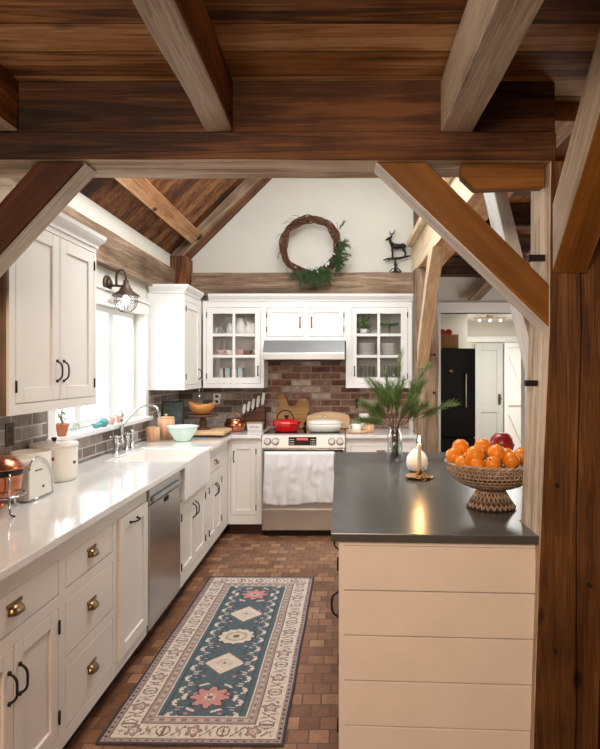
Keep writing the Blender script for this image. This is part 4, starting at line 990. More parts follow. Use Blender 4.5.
MB().tube([(q[0]-.012+.078*math.cos(a), q[1]+.01, ct+.118+.082*math.sin(a)) for a in [PI*k/16 for k in range(17)]], .0055, 8).build('bail_handle', M['iron'], do)
cs = thing('casserole', (-.150, 5.50, ct), 'white oval lidded casserole on the right burner', 'pot')
q = (-.155, 5.50, ct)
MB().lathe([(0, 0), (.125, 0), (.150, .012), (.160, .05), (.163, .075), (0, .075)], q, 40, 1, .72).build('dish', M['cream_cer'], cs)
li = MB().lathe([(.165, .0755), (.168, .082), (.155, .098), (.11, .112), (0, .118)], q, 40, 1, .72).build('lid', M['cream_cer'], cs)
MB().lathe([(.010, .118), (.009, .130), (.020, .138), (.016, .148), (0, .150)], q, 18).build('knob', M['chrome'], li)
# paddle board behind
m = MB(); pts = [(-.345, 0), (.085, 0), (.088, .11)]+[(.075-.40*k/10, .135+.035*math.sin(PI*k/10)) for k in range(11)]+[(-.345, .11)]
XX = Matrix.Translation((0, 5.79, ct+.001)) @ Matrix.Rotation(math.radians(-8), 4, 'X')
m = MB(XX); m.prism(pts, 0, .018, 1); tag(m.build('serving_board', M['lightwood'], bevel=.004), 'long light wood board leaning behind the white casserole', 'board')
# rooster board
RO = [(-.10, 0), (.125, 0), (.135, .05), (.16, .10), (.185, .17), (.19, .23), (.175, .275), (.150, .300), (.118, .305), (.085, .290), (.062, .262), (.045, .225), (.022, .205), (.0, .208), (-.018, .225), (-.035, .262), (-.050, .300), (-.060, .335), (-.056, .352), (-.066, .345), (-.072, .362), (-.084, .350), (-.096, .362), (-.104, .345), (-.118, .335), (-.126, .315), (-.146, .305), (-.128, .298), (-.124, .280), (-.134, .262), (-.122, .252), (-.114, .262), (-.118, .215), (-.138, .17), (-.145, .12), (-.13, .06)]
XX = Matrix.Translation((-.505, 5.80, ct+.001)) @ Matrix.Rotation(math.radians(-7), 4, 'X')
ro = tag(MB(XX).prism(RO, 0, .020, 1).build('rooster_board', M['oak_dk'], bevel=.003), 'wooden rooster shaped board leaning behind the red pot', 'board')

# ---------------------------------------------------------------- counter right of the stove
wt = thing('wooden_tray', (.12, 5.45, cz), 'round light wooden tray on the counter right of the stove', 'tray')
MB().lathe([(0, 0), (.085, 0), (.105, .014), (.108, .026), (.102, .026), (.08, .010), (0, .010)], (.155, 5.46, cz), 36).build('dish', M['lightwood'], wt)
mg = thing('mug', (.115, 5.46, cz+.011), 'cream mug holding green sprigs on the round tray', 'mug')
MB().lathe([(0, 0), (.038, 0), (.042, .01), (.043, .075), (.038, .075), (.037, .01), (0, .01)], (.145, 5.44, cz+.0115), 28).build('cup', M['cream_cer'], mg)
MB().tube([(.145-.042-.024*math.sin(a), 5.44, cz+.05+.024*math.cos(a)) for a in [PI*k/10 for k in range(11)]], .005, 8).build('handle', M['cream_cer'], mg)
# sprigs and pine needles
def needles(mb, stem, base, tip, n, ln, spread=.9, bend=0, wdt=.0011, start=.12, droop=.0):
    base, tip = Vector(base), Vector(tip); d = tip-base; L = d.length; d.normalize()
    side = d.cross(Vector((0, 0, 1))); side = side.normalized() if side.length > .1 else Vector((1, 0, 0)); up = side.cross(d)
    P = lambda t: base+(tip-base)*t+up*(bend*math.sin(PI*t))-Vector((0, 0, droop*t*t))
    stem.tube([P(k/6) for k in range(7)], [max(.0008, .0026*(1-k/7)) for k in range(7)], 5)
    for i in range(n):
        t = start+(1-start)*(i+random.random())/n; a = random.uniform(0, 2*PI); p = P(t)
        rad = side*math.cos(a)+up*math.sin(a); k = spread*(1.05-.3*t)
        v = (d+rad*k).normalized()*ln*random.uniform(.7, 1.1)
        c = v.cross(rad).normalized() if v.cross(rad).length > 1e-5 else side
        e = v.cross(c).normalized(); w2 = wdt
        A = [mb._v(p+c*w2), mb._v(p-c*w2*.5+e*w2*.8), mb._v(p-c*w2*.5-e*w2*.8)]; T = mb._v(p+v)
        mb._f([A[0], A[1], T]); mb._f([A[1], A[2], T]); mb._f([A[2], A[0], T])
m = MB(); st = MB()
for k in range(9):
    a = k*.7; needles(m, st, (.145, 5.44, cz+.06), (.145+.055*math.cos(a), 5.44+.045*math.sin(a), cz+.10+random.random()*.025), 26, .022)
sg = thing('green_sprigs', (.145, 5.44, cz+.06), 'short green sprigs standing in the cream mug', 'greenery'); m.build('needles', M['needle'], sg); st.build('stem', M['bark'], sg)
wp = simple('white_pot', 'white square ish pot behind the greens, right of the tray', 'pot', [(0, 0), (.045, 0), (.05, .02), (.05, .15), (.045, .16), (.040, .16), (.040, .03), (0, .03)], (.225, 5.70, cz), 'white_cer')
wp['label'] = 'tall white pot against the brick behind the round tray'
cc = thing('copper_cup', (.30, 5.50, cz), 'copper mug left of the glass jar on the back counter', 'mug')
MB().lathe([(0, 0), (.035, 0), (.047, .02), (.05, .05), (.042, .080), (.038, .080), (.045, .05), (0, .02)], (.262, 5.46, cz), 28).build('cup', M['crockwood'], cc)
MB().tube([(.262-.045-.018*math.sin(a), 5.46, cz+.045+.02*math.cos(a)) for a in [PI*k/10 for k in range(11)]], .004, 8).build('handle', M['copper'], cc)
t = tag(MB().tube([(.16, 5.885, 1.19), (.16, 5.86, 1.185), (.16, 5.845, 1.16), (.16, 5.85, 1.135), (.16, 5.868, 1.13)], .008, 8).ball((.16, 5.875, 1.195), .022, 14, .026).build('wall_hook', M['iron']), 'black iron hook on the brick wall right of the stove', 'hook')

# ---------------------------------------------------------------- in the glazed cabinets
s1, s2, s3 = 1.3605, 1.6435, 1.8535
PIT = [(0, 0), (.034, 0), (.046, .02), (.050, .05), (.040, .09), (.030, .115), (.036, .14), (.032, .14), (.026, .115), (.030, .10), (0, .10)]
def pitcher(x, y, z, sc, label, mat='white_cer'):
    t = thing('pitcher', (x, y, z), label, 'pitcher', 'white pitchers in the left glass cabinet')
    MB().lathe([(r*sc, h*sc) for r, h in PIT], (x, y, z), 24).build('jug', M[mat], t)
    MB().tube([(x+(.030+.035*math.sin(a))*sc, y, z+(.08+.045*math.cos(a))*sc) for a in [PI*k/10 for k in range(11)]], .005*sc, 8).build('handle', M[mat], t)
pitcher(-.985, 5.70, s3, 1.15, 'large white pitcher on the top shelf, left of two others'); pitcher(-.905, 5.73, s3, .95, 'middle white pitcher on the top shelf behind glass'); pitcher(-.852, 5.67, s3, .80, 'small white pitcher at the right of the top shelf')
pitcher(-1.09, 5.72, s3, .85, 'white creamer left of the large pitcher on the top shelf')
simple('glass_canister', 'clear glass canister at the left of the top shelf', 'jar', [(0, 0), (.04, 0), (.042, .07), (.03, .08), (.012, .09), (.012, .105), (0, .11)], (-1.18, 5.70, s3), 'jar_glass')
def cupt(x, y, z, label, mat, cat='cup', g='cups in the left glass cabinet', s=1):
    t = thing('teacup', (x, y, z), label, cat, g)
    MB().lathe([(0, 0), (.022*s, 0), (.036*s, .025*s), (.042*s, .055*s), (.038*s, .055*s), (.03*s, .02*s), (0, .01*s)], (x, y, z), 24).build('bowl', M[mat], t)
    MB().tube([(x+(.036+.018*math.sin(a))*s, y, z+(.032+.016*math.cos(a))*s) for a in [PI*k/8 for k in range(9)]], .0035*s, 6).build('handle', M[mat], t)
cupt(-1.175, 5.68, s2, 'leftmost pink cup on the middle shelf', 'pink', s=1.1); cupt(-1.085, 5.70, s2, 'white cup right of the leftmost pink cup', 'white_cer', s=1.1)
cupt(-.985, 5.68, s2, 'pink cup right of the cabinet muntin', 'pink', s=1.2); cupt(-.91, 5.66, s2, 'dark patterned cup on the middle shelf', 'walnut', s=1.1); cupt(-.86, 5.73, s2, 'white cup at the right of the middle shelf', 'white_cer', s=1.1)
cupt(-.93, 5.68, s1, 'dark cup at the left of the bottom shelf pair', 'ink', s=1.1); cupt(-.865, 5.70, s1, 'dark cup at the right end of the bottom shelf', 'ink', s=1.1)
for i, (x, wd, h, mt, z, lab) in enumerate(((-1.165, .03, .15, 'white_cer', s2, 'white book standing on the middle shelf behind the cups'), (-1.12, .05, .17, 'blue_book', s1, 'pale blue box file at the left of the bottom shelf'), (-1.055, .05, .165, 'white_cer', s1, 'white box file on the bottom shelf'), (-.995, .045, .17, 'blue_book', s1, 'pale blue box file at the middle of the bottom shelf'), (-1.18, .03, .17, 'white_cer', s1, 'narrow white box file at the far left of the bottom shelf'))):
    tag(MB().box(x-wd/2, x+wd/2, 5.72 if z == s1 else 5.79, 5.85, z, z+h).build('book', M[mt], bevel=.002), lab, 'book', 'books in the left glass cabinet')
# right cabinet
PLT = [(0, 0), (.045, 0), (.075, .008), (.092, .012), (.092, .015), (.074, .012), (.045, .004), (0, .004)]
p0 = tag(MB().lathe(PLT, (.245, 5.70, s2), 30).build('plate', M['white_cer']), 'white plate in the left stack on the middle shelf', 'plate', 'left stack of plates')
for (sx, lab, grp) in ((.245, 'white plate in the left stack on the middle shelf', 'left stack of plates'), (.470, 'white plate in the right stack on the middle shelf', 'right stack of plates')):
    for i in range(10):
        if sx < .3 and i == 0: continue
        c = p0.copy(); C.objects.link(c); c.location = (sx+random.uniform(-.003, .003), 5.70, s2+i*.0125); c['label'] = lab; c['group'] = grp
ksg = thing('cake_stand', (.47, 5.70, s3), 'green glass cake stand on the top shelf at the right', 'cake stand')
MB().lathe([(0, 0), (.05, 0), (.045, .008), (.012, .02), (.010, .09), (.03, .1), (0, .1)], (.47, 5.70, s3), 24).build('foot', M['needle'], ksg)
MB().lathe([(0, .1005), (.09, .1005), (.10, .115), (.096, .115), (.088, .106), (0, .106)], (.47, 5.70, s3), 32).build('plate', M['needle'], ksg)
iv = thing('potted_plant', (.24, 5.70, s3), 'trailing green plant on the top shelf of the right cabinet', 'plant')
MB().lathe([(0, 0), (.035, 0), (.045, .06), (.04, .06), (0, .05)], (.225, 5.70, s3), 20).build('pot', M['white_cer'], iv)
m = MB()
for k in range(90):
    c = Vector((.215+random.gauss(0, .032), 5.69+random.gauss(0, .03), s3+.085+random.gauss(0, .040))); c.z = min(max(c.z, s3+.01), s3+.27); u = Vector((random.uniform(-1, 1), random.uniform(-1, 0), random.uniform(-1, 1))).normalized(); v = u.cross(Vector((.3, 1, .2))).normalized()
    m._f([m._v(p) for p in (c-u*.016, c+v*.012, c+u*.018, c-v*.012)])
m.build('leaves', M['needle'], iv)
for i, (x, lab) in enumerate(((.215, 'tall glass jar at the left of the bottom shelf'), (.30, 'second tall glass jar on the bottom shelf'), (.45, 'wide glass vase at the right of the bottom shelf'), (.525, 'slim glass vase at the far right of the bottom shelf'))):
    simple('glass_vase', lab, 'vase', [(0, 0), (.032, 0), (.034, .01), (.036, .15), (.030, .17), (.033, .19), (.030, .19), (.027, .17), (.032, .15), (.030, .01), (0, .01)], (x, 5.70, s1), 'jar_glass', 20, 'glassware in the right cabinet')

# ---------------------------------------------------------------- wreath
wr = thing('wreath', (-.30, 5.74, 2.70), 'grapevine wreath with green sprays on the gable wall', 'wreath')
m = MB()
for k in range(22):
    ph = random.uniform(0, 2*PI); rr_ = random.uniform(.006, .038); tw_ = random.choice((3, 4, 5)); R = .272+random.uniform(-.012, .012); pts = []
    for i in range(60):
        a = 2*PI*i/60; q = tw_*a+ph; pts.append((-.30+(R+rr_*math.cos(q))*math.cos(a), 5.745+rr_*math.sin(q)*.8, 2.70+(R+rr_*math.cos(q))*math.sin(a)))
    m.tube(pts, random.uniform(.004, .0085), 6, closed=True)
for k in range(14):
    a = random.uniform(.3, 2*PI); r0 = .30; m.tube([(-.30+r0*math.cos(a), 5.73, 2.70+r0*math.sin(a)), (-.30+(r0+.03)*math.cos(a+.08), 5.72, 2.70+(r0+.03)*math.sin(a+.08)), (-.30+(r0+.05)*math.cos(a+.2), 5.72, 2.70+(r0+.05)*math.sin(a+.2))], .002, 5)
m.build('vines', M['vine'], wr)
m = MB(); st = MB()
for k in range(84):
    a = math.radians(random.triangular(-125, 38, -70)); r0 = .27+random.uniform(-.05, .04); b = Vector((-.30+r0*math.cos(a), 5.70+random.uniform(-.02, .02), 2.70+r0*math.sin(a)))
    dn = math.radians(random.uniform(-150, -40)) if a < -.9 else math.radians(random.uniform(-100, 75)); L = random.uniform(.08, .15)
    needles(m, st, b, b+Vector((math.cos(dn)*L, random.uniform(-.05, .01), math.sin(dn)*L)), 70, .040, .8, wdt=.0022)
m.build('greenery', M['needle_dk'], wr); st.build('sprigs', M['bark'], wr)
m = MB()
for k in range(12):
    a = math.radians(random.uniform(-105, 30)); r0 = .24+random.uniform(-.03, .03); c = Vector((-.30+r0*math.cos(a), 5.665, 2.70+r0*math.sin(a))); u = Vector((random.uniform(-1, 1), -.2, random.uniform(-1, 1))).normalized(); v = u.cross(Vector((0, 1, 0))).normalized()
    m._f([m._v(p) for p in (c-u*.022, c+v*.010, c+u*.024, c-v*.010)])
m.build('pale_leaves', M['grey_door'], wr); wr.location.z += .035

# ---------------------------------------------------------------- deer ornament
de = thing('deer_ornament', (.56, 5.845, 2.487), 'black metal stag ornament on a scrolled stand, on the back beam', 'ornament')
q = Vector((.56, 5.845, 2.487))
def T(*p): return [tuple(q+Vector(a)) for a in p]
m = MB(); m.lathe([(0, 0), (.055, 0), (.055, .006), (.03, .012), (.012, .02), (.010, .06), (.016, .075), (.008, .09), (.008, .118), (0, .118)], tuple(q), 20)
m.tube(T((-.05, 0, .012), (-.03, 0, .035), (0, 0, .04), (.03, 0, .035), (.05, 0, .012)), .005, 6)
m.build('stand', M['iron'], de)
m = MB(); m.tube(T((-.105, 0, .110), (-.07, 0, .122), (-.02, 0, .124), (.04, 0, .128), (.09, 0, .142), (.135, 0, .150)), [.004, .009, .012, .012, .009, .004], 8); m.tube(T((-.04, 0, .12), (-.06, 0, .105), (-.085, 0, .10)), [.007, .005, .002], 6); m.build('branch_ledge', M['iron'], de)
m = MB(); D = (.02, 0, .13)
def TD(*p): return [tuple(q+Vector(D)+Vector(a)) for a in p]
m.tube(TD((-.050, 0, .110), (-.035, 0, .105), (-.01, 0, .100), (.02, 0, .101), (.05, 0, .104), (.068, 0, .104)), [.016, .024, .024, .020, .023, .012], 12)
m.tube(TD((-.042, 0, .110), (-.060, 0, .135), (-.070, 0, .165)), [.020, .014, .010], 10)
m.tube(TD((-.062, 0, .172), (-.076, 0, .170), (-.095, 0, .158), (-.106, 0, .152)), [.008, .012, .008, .005], 10)
for s in (-1, 1):
    m.tube(TD((-.045, s*.012, .10), (-.048, s*.013, .055), (-.044, s*.013, .05), (-.048, s*.013, .004)), [.012, .0065, .006, .005], 8)
    m.tube(TD((.055, s*.012, .10), (.050, s*.013, .070), (.066, s*.013, .045), (.060, s*.013, .004)), [.017, .010, .006, .005], 8)
    m.tube(TD((-.063, s*.004, .178), (-.050, s*.018, .195), (-.035, s*.026, .215), (-.030, s*.024, .240)), [.004, .0035, .003, .0015], 6)
    m.tube(TD((-.050, s*.018, .195), (-.068, s*.024, .212), (-.072, s*.024, .235)), [.003, .0025, .0012], 6)
    m.tube(TD((-.035, s*.026, .215), (-.015, s*.03, .225)), [.003, .001], 6); m.tube(TD((-.060, s*.008, .174), (-.045, s*.022, .178)), [.005, .002], 6)
m.tube(TD((.070, 0, .108), (.080, 0, .100)), [.007, .003], 6)
m.build('stag', M['iron'], de); de.scale = (1.17,)*3; de.location.x -= .012

# ---------------------------------------------------------------- on the island
iz = .9205
jr = thing('glass_jar', (.348, 3.74, iz), 'tall clear glass jar of water holding pine branches', 'jar')
q = (.348, 3.74, iz)
MB().lathe([(0, 0), (.046, 0), (.050, .006), (.050, .165), (.044, .185), (.038, .195), (.038, .222), (.041, .226), (.038, .228), (.0345, .222), (.0345, .195), (.041, .183), (.0455, .165), (.0455, .01), (0, .008)], q, 36).build('jar', M['jar_glass'], jr)
MB().lathe([(0, .011), (.0448, .011), (.0448, .12), (0, .12)], q, 36).build('water', M['jar_glass'], jr)
tips = [((.035, 0, .70), 'tallest pine branch pointing straight up from the jar'), ((.37, -.04, .37), 'long pine branch reaching right toward the dark fridge'), ((.22, .02, .62), 'high pine branch leaning right over the bouquet'), ((-.155, .0, .52), None), ((-.09, -.08, .46), None), ((.19, .02, .50), None), ((-.06, .06, .56), None), ((.10, -.10, .40), None), ((.20, -.06, .36), None), ((-.17, -.09, .26), None), ((.03, -.09, .46), None), ((-.13, -.06, .34), None), ((-.21, .03, .37), 'leftmost pine branch leaning over the back counter')]
for i, (tp, lab) in enumerate(tips):
    b = thing('pine_branch', (q[0], q[1], q[2]+.013), lab or 'bushy pine branch in the middle of the jar bouquet', 'pine branch', 'pine branches in the glass jar')
    m = MB(); st = MB(); ax = Vector(tp); base = Vector(q)+Vector((random.uniform(-.015, .015), random.uniform(-.015, .015), .018)); neck = Vector(q)+Vector((max(-.02, min(.02, tp[0]*.12)), max(-.02, min(.02, tp[1]*.2)), .215)); tip = Vector(q)+ax
    st.tube([base, base.lerp(neck, .5), neck], [.004, .0038, .0035], 6)
    needles(m, st, neck, tip, 170, .070, .7, bend=.02, wdt=.0014, start=.42)
    for k in range(4 if i > 1 else 3):
        t = random.uniform(.25, .7); p = neck.lerp(tip, t); dv = (tip-neck).normalized(); rv = Vector((random.uniform(-1, 1), random.uniform(-1, 1), random.uniform(-.3, .8))); L = random.uniform(.08, .14)
        needles(m, st, p, p+(dv*.9+rv*.5).normalized()*L, 90, .055, .8, wdt=.0012, start=.15)
    m.build('needles', M['needle'], b); st.build('stem', M['bark'], b)
# candle
ck = thing('chamberstick', (.4225, 3.13, iz), 'round brass chamberstick holding the lit candle', 'candle holder')
q = (.4225, 3.13, iz)
MB().lathe([(0, 0), (.055, 0), (.072, .008), (.077, .016), (.074, .016), (.055, .006), (0, .006)], q, 40).build('saucer', M['brass'], ck)
MB().lathe([(.018, .0065), (.012, .014), (.014, .03), (.020, .038), (.019, .048), (.0125, .048), (.012, .03), (0, .03)], q, 24).build('socket', M['brass'], ck)
MB().tube([(q[0]+.010+.016*math.cos(a), q[1]-.078-.0, iz+.016+.014*math.sin(a)) for a in [2*PI*k/16 for k in range(16)]], .0035, 8, closed=True).build('finger_ring', M['brass'], ck)
MB().tube([(q[0], q[1]-.05, iz+.012), (q[0]+.004, q[1]-.068, iz+.022)], .004, 8).build('ring_stem', M['brass'], ck)
cd = thing('candle', (q[0], q[1], iz+.0305), 'lit slender ivory taper candle on the island', 'candle')
MB().lathe([(0, .0), (.0110, .0), (.0105, .15), (.009, .158), (0, .156)], (q[0], q[1], iz+.0305), 24).build('wax', M['wax'], cd)
MB().tube([(q[0], q[1], iz+.184), (q[0]+.001, q[1], iz+.196)], .0012, 6).build('wick', M['black'], cd)
MB().lathe([(0, 0), (.0045, .006), (.006, .014), (.004, .026), (0, .040)], (q[0], q[1], iz+.194), 16).build('flame', M['flame'], cd)
l = bpy.data.lights.new('candle_light', 'POINT'); l.energy = 1.6; l.color = (1, .55, .22); l.shadow_soft_size = .012; lo = bpy.data.objects.new('candle_light', l); lo.location = (q[0], q[1], iz+.255); C.objects.link(lo)
# white gourd jar behind the candle
gd = thing('ceramic_pumpkin', (.447, 3.36, iz), 'white ribbed ceramic gourd behind the candle', 'ornament')
m = MB(); q = (.440, 3.36, iz); n = 48; rr = []
for r, z in ((.0, 0), (.035, 0), (.055, .012), (.064, .045), (.060, .08), (.045, .105), (.030, .118), (.024, .128), (.0, .125)):
    rr.append([m._v((q[0]+r*(1-.07*abs(math.sin(4*2*PI*i/n)))*math.cos(2*PI*i/n), q[1]+r*(1-.07*abs(math.sin(4*2*PI*i/n)))*math.sin(2*PI*i/n), q[2]+z)) for i in range(n)] if r else [m._v((q[0], q[1], q[2]+z))])
for A, B in zip(rr, rr[1:]):
    for i in range(n):
        j = (i+1) % n
        if len(A) == 1: m._f([A[0], B[j], B[i]], True)
        elif len(B) == 1: m._f([A[i], A[j], B[0]], True)
        else: m._f([A[i], A[j], B[j], B[i]], True)
m.build('gourd', M['white_cer'], gd)
MB().tube([(q[0], q[1], iz+.122), (q[0]+.004, q[1], iz+.14), (q[0]+.012, q[1], iz+.150)], [.010, .007, .006], 10).build('stem', M['wax'], gd)
# fruit bowl
BX, BY = .640, 2.475
fb = thing('fruit_bowl', (BX, BY, iz), 'round wicker pedestal fruit bowl on the island', 'bowl')
m = MB(); prof = [(0, 0), (.094, 0), (.096, .010), (.088, .028), (.068, .055), (.050, .074), (.046, .082), (0, .082)]; m.lathe(prof, (BX, BY, iz), 40)
for k in range(9):
    t = k/8; r = .093-.046*t**.85; m.tube([(BX+r*math.cos(a)*(1+.05*math.sin(16*a+k*PI)), BY+r*math.sin(a)*(1+.05*math.sin(16*a+k*PI)), iz+.008+.070*t) for a in [2*PI*i/96 for i in range(96)]], .0056, 6, closed=True)
m.build('pedestal', M['wicker_dk'], fb)
m = MB()
for sgn in (-1, 1):
    for i in range(26):
        a0 = 2*PI*i/26; m.tube([(BX+(.101-.048*t**.8)*math.cos(a0+sgn*t*.5), BY+(.101-.048*t**.8)*math.sin(a0+sgn*t*.5), iz+.006+.076*t) for t in [k/6 for k in range(7)]], .0042, 5)
m.build('pedestal_weave', M['wicker'], fb)
def bprof(t): return (.046+.144*math.sin(t*PI/2)**.95, .083+.105*(1-math.cos(t*PI/2))**.9)
m = MB(); NR = 56
for sgn in (-1, 1):
    for i in range(NR):
        a0 = 2*PI*i/NR; m.tube([(BX+bprof(t)[0]*math.cos(a0+sgn*t*.35), BY+bprof(t)[0]*math.sin(a0+sgn*t*.35), iz+bprof(t)[1]) for t in [k/8 for k in range(9)]], .0026, 5)
for k in range(9):
    r, z = bprof(k/8.5); m.tube([(BX+r*math.cos(a), BY+r*math.sin(a), iz+z) for a in [2*PI*i/64 for i in range(64)]], .003, 5, closed=True)
m.build('woven_bowl', M['wicker'], fb)
m = MB()
for ph in (0, PI):
    m.tube([(BX+(.190+.004*math.cos(22*a+ph))*math.cos(a), BY+(.190+.004*math.cos(22*a+ph))*math.sin(a), iz+.190+.004*math.sin(22*a+ph)) for a in [2*PI*i/160 for i in range(160)]], .0048, 6, closed=True)
m.build('rim', M['wicker'], fb)
MB().lathe([(0, .084), (.05, .085), (.10, .098), (.15, .125), (.175, .150), (.172, .150), (.145, .128), (.1, .102), (0, .088)], (BX, BY, iz), 40).build('liner', M['wicker_dk'], fb)
OR = [(460.6, 447.4, 2.50, .037, 'back left orange on top of the pile'), (454, 456, 2.45, .036, 'leftmost orange at the bowl rim'), (475.3, 455, 2.40, .039, 'large front orange left of the pile centre'), (482.8, 447, 2.52, .038, 'back orange beside the dark red pomegranate'), (496.8, 453.5, 2.43, .040, 'orange directly below the pomegranate'), (463, 463, 2.385, .033, 'small orange low at the front left of the bowl'), (476.8, 465, 2.37, .032, 'small low front orange left of the middle'), (492.5, 464.5, 2.37, .034, 'low front orange just right of the middle'), (511, 460.5, 2.41, .037, 'orange low at the right side of the bowl'), (521.8, 456, 2.47, .036, 'rightmost orange beside the timber post'), (467.5, 458, 2.46, .028, 'orange tucked behind the leftmost ones'), (507, 454, 2.51, .028, 'orange half hidden behind the right side pile')]
def ORX(px, py, Y): return ((px-341)*Y/580, Y, 1.5-(py-371)*Y/580)
pr0 = [(0, -1), (.12, -.99), (.5, -.86), (.85, -.5), (1, 0), (.86, .5), (.52, .85), (.2, .955), (.07, .94), (0, .92)]
for i, (px, py, Y, r, lab) in enumerate(OR):
    x, y, z = ORX(px, py, Y)
    if i == 0:
        ro_ = thing('orange', (x, y, z-r), lab, 'orange', 'oranges in the wicker bowl')
        MB().lathe([(a*.037, b*.037+.037) for a, b in pr0], (0, 0, 0), 28).build('fruit', M['orange'], ro_, world=False)
        MB().lathe([(0, 0), (.005, 0), (.004, .003), (0, .0035)], (0, 0, .0715), 8).build('stem_button', M['leafbrown'], ro_, world=False)
        ro_.rotation_euler = (0, 0, 0)
    else:
        c = dup(ro_, (x, y, z-r), lab, scale=r/.037); tl = random.uniform(-.8, .8); ty = random.uniform(-.6, .6)
        R = Matrix.Rotation(tl, 3, 'X') @ Matrix.Rotation(ty, 3, 'Y'); c.rotation_euler = R.to_euler(); off = R @ Vector((0, 0, r)); c.location = Vector((x, y, z))-off
x, y, z = ORX(502, 444.5, 2.58)
pm = thing('pomegranate', (x, y, z-.054), 'dark red pomegranate on top of the oranges', 'pomegranate')
MB().lathe([(0, -.054), (.02, -.051), (.042, -.034), (.0555, 0), (.047, .032), (.028, .048), (.012, .052), (0, .050)], (x, y, z), 28).build('fruit', M['pome'], pm)
MB(Matrix.Translation((x, y, z)) @ Matrix.Rotation(math.radians(-100), 4, 'X') @ Matrix.Translation((0, 0, .004))).lathe([(.010, .048), (.009, .056), (.014, .066), (.011, .066), (.006, .056), (0, .054)], (0, 0, 0), 12).build('crown', M['leafbrown'], pm)

# ---------------------------------------------------------------- hall: fridge, basket, doors, lamp
fr = thing('refrigerator', (1.28, 7.35, 0), 'black refrigerator in the hall beyond the doorway', 'refrigerator')
MB().box(.93, 1.615, 7.05, 7.70, .02, 1.775).build('body', M['black'], fr, bevel=.006)
d1 = MB().box(.962, 1.623, 6.995, 7.046, .70, 1.772).build('upper_door', M['black'], fr, bevel=.01, seg=2); d2 = MB().box(.962, 1.623, 6.995, 7.046, .04, .69).build('lower_door', M['black'], fr, bevel=.01, seg=2)
for d_, a, b in ((d1, 1.05, 1.48), (d2, .35, .62)):
    MB().tube([(1.50, 6.99, a), (1.50, 6.955, a+.02), (1.50, 6.955, b-.02), (1.50, 6.99, b)], .009, 8).build('handle', M['steel'], d_)
MB().lathe([(0, 0), (.03, 0), (.034, .012), (.015, .025), (0, .026)], (0, 0, 0), 6).build('magnet', M['bronze'], d1, world=False)
mg_ = [c for c in d1.children if c.name.startswith('magnet')][0]; mg_.rotation_euler = (PI/2, 0, 0); mg_.location = Vector((1.325, 6.993, 1.50))-Vector(fr.location)
bk = thing('storage_basket', (1.33, 7.3, 1.776), 'woven basket on top of the black refrigerator', 'basket')
m = MB(); x0, x1, y0, y1, z0 = 1.19, 1.425, 7.06, 7.45, 1.776
for k in range(11):
    z = z0+.008+k*.0155; m.tube([(x0, y0, z), (x1, y0, z), (x1, y1, z), (x0, y1, z)], .0085, 6, closed=True)
m.build('weave', M['basket'], bk); MB().box(x0+.008, x1-.008, y0+.008, y1-.008, z0+.001, z0+.13).build('base', M['basket'], bk)
HP = []
for k in range(40):
    t = 2*PI*k/40; HP.append((1.285+.0050*16*math.sin(t)**3, 1.955+.0050*(13*math.cos(t)-5*math.cos(2*t)-2*math.cos(3*t)-math.cos(4*t))))
tag(MB().prism(HP, 7.12, 7.16, 1).build('heart_pillow', M['red_fab'], bevel=.012, seg=3), 'red heart shaped cushion peeking out of the basket', 'cushion')
dr1 = struct(thing('door_1', (2.49, 9.84, 0)))
m = MB(); dx0, dx1, dy = 2.27, 2.735, 9.80
m.box(dx0, dx0+.10, dy, dy+.04, .01, 1.97); m.box(dx1-.10, dx1, dy, dy+.04, .01, 1.97); m.box(dx0+.1, dx1-.1, dy, dy+.04, 1.85, 1.97); m.box(dx0+.1, dx1-.1, dy, dy+.04, .80, .98); m.box(dx0+.1, dx1-.1, dy, dy+.04, .01, .2); m.box(dx0+.1, dx1-.1, dy+.014, dy+.03, .2, 1.85)
m.build('door_panel', M['grey_door'], dr1, bevel=.003); MB().box(2.655, 2.70, dy-.008, dy-.0005, .93, 1.11).build('lock_plate', M['leafbrown'], dr1); MB().ball((2.678, dy-.035, 1.04), .026, 14).build('door_knob', M['leafbrown'], dr1)
dr2 = struct(thing('door_2', (3.0, 9.84, 0)))
m = MB(); x0, x1 = 2.76, 3.19
m.box(x0, x0+.07, 9.79, 9.83, .01, 1.98); m.box(x1-.07, x1, 9.79, 9.83, .01, 1.98)
for a, b in ((.01, .1), (.92, 1.02), (1.9, 1.98)): m.box(x0+.07, x1-.07, 9.79, 9.83, a, b)
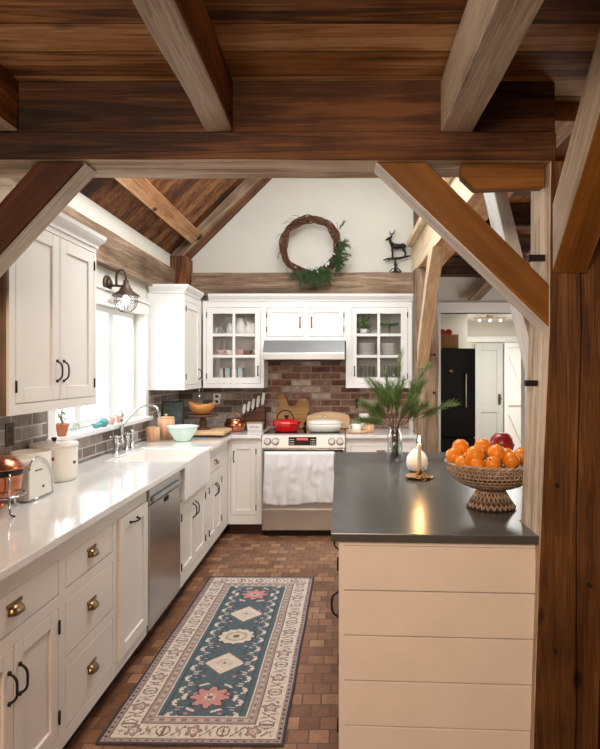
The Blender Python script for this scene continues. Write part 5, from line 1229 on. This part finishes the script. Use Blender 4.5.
m.prism([(x0+.07, 1.86), (x0+.07, 1.76), (x1-.07, 1.04), (x1-.07, 1.14)], 9.795, 9.825, 1); m.prism([(x0+.07, .88), (x0+.07, .78), (x1-.07, .12), (x1-.07, .22)], 9.795, 9.825, 1); m.box(x0+.07, x1-.07, 9.826, 9.84, .1, 1.9)
m.build('door_panel', M['trim'], dr2)
cl_ = thing('ceiling_light', (2.26, 8.8, 2.30), 'small flush ceiling light in the hall', 'ceiling light')
MB().lathe([(0, 0), (.05, -.001), (.055, -.02), (.04, -.03), (0, -.03)], (2.26, 8.8, 2.349), 24).build('base', M['wicker'], cl_)
MB().box(2.02, 2.50, 8.76, 8.84, 2.295, 2.315).build('bar', M['wicker'], cl_, bevel=.004)
for x in (2.1, 2.26, 2.42): MB().ball((x, 8.8, 2.268), .026, 12).build('bulb', M['trim'], cl_)
# dried bundle on a nail in the aisle
db = thing('dried_bundle', (1.36, 4.1, 2.22), 'bundle of dried stems hanging in the side aisle', 'dried flowers')
m = MB()
for k in range(40):
    a = random.uniform(0, 2*PI); s_ = random.uniform(.01, .06); m.tube([(1.37, 4.1, 2.42), (1.36+s_*.3*math.cos(a), 4.1+s_*.3*math.sin(a), 2.36), (1.33+s_*math.cos(a), 4.1+s_*math.sin(a), 2.20+random.uniform(-.03, .05))], [.002, .002, .0035], 5)
m.build('stems', M['crockwood'], db); MB().tube([(1.37, 4.1, 2.50), (1.37, 4.1, 2.40)], .002, 5).build('string', M['ink'], db)
# chair beyond the post
ac = thing('armchair', (1.25, 2.5, 0), 'grey woven chair at the right edge beyond the post', 'chair')
MB().box(.995, 1.50, 2.25, 2.75, .30, .42).build('seat', M['grey_fab'], ac, bevel=.02, seg=3); MB().box(.995, 1.06, 2.25, 2.75, .425, 1.0).build('arm', M['grey_fab'], ac, bevel=.02, seg=3)
for x in (1.02, 1.46):
    for y in (2.28, 2.72): MB().box(x-.02, x+.02, y-.02, y+.02, 0, .299).build('leg', M['dark_z'], ac)
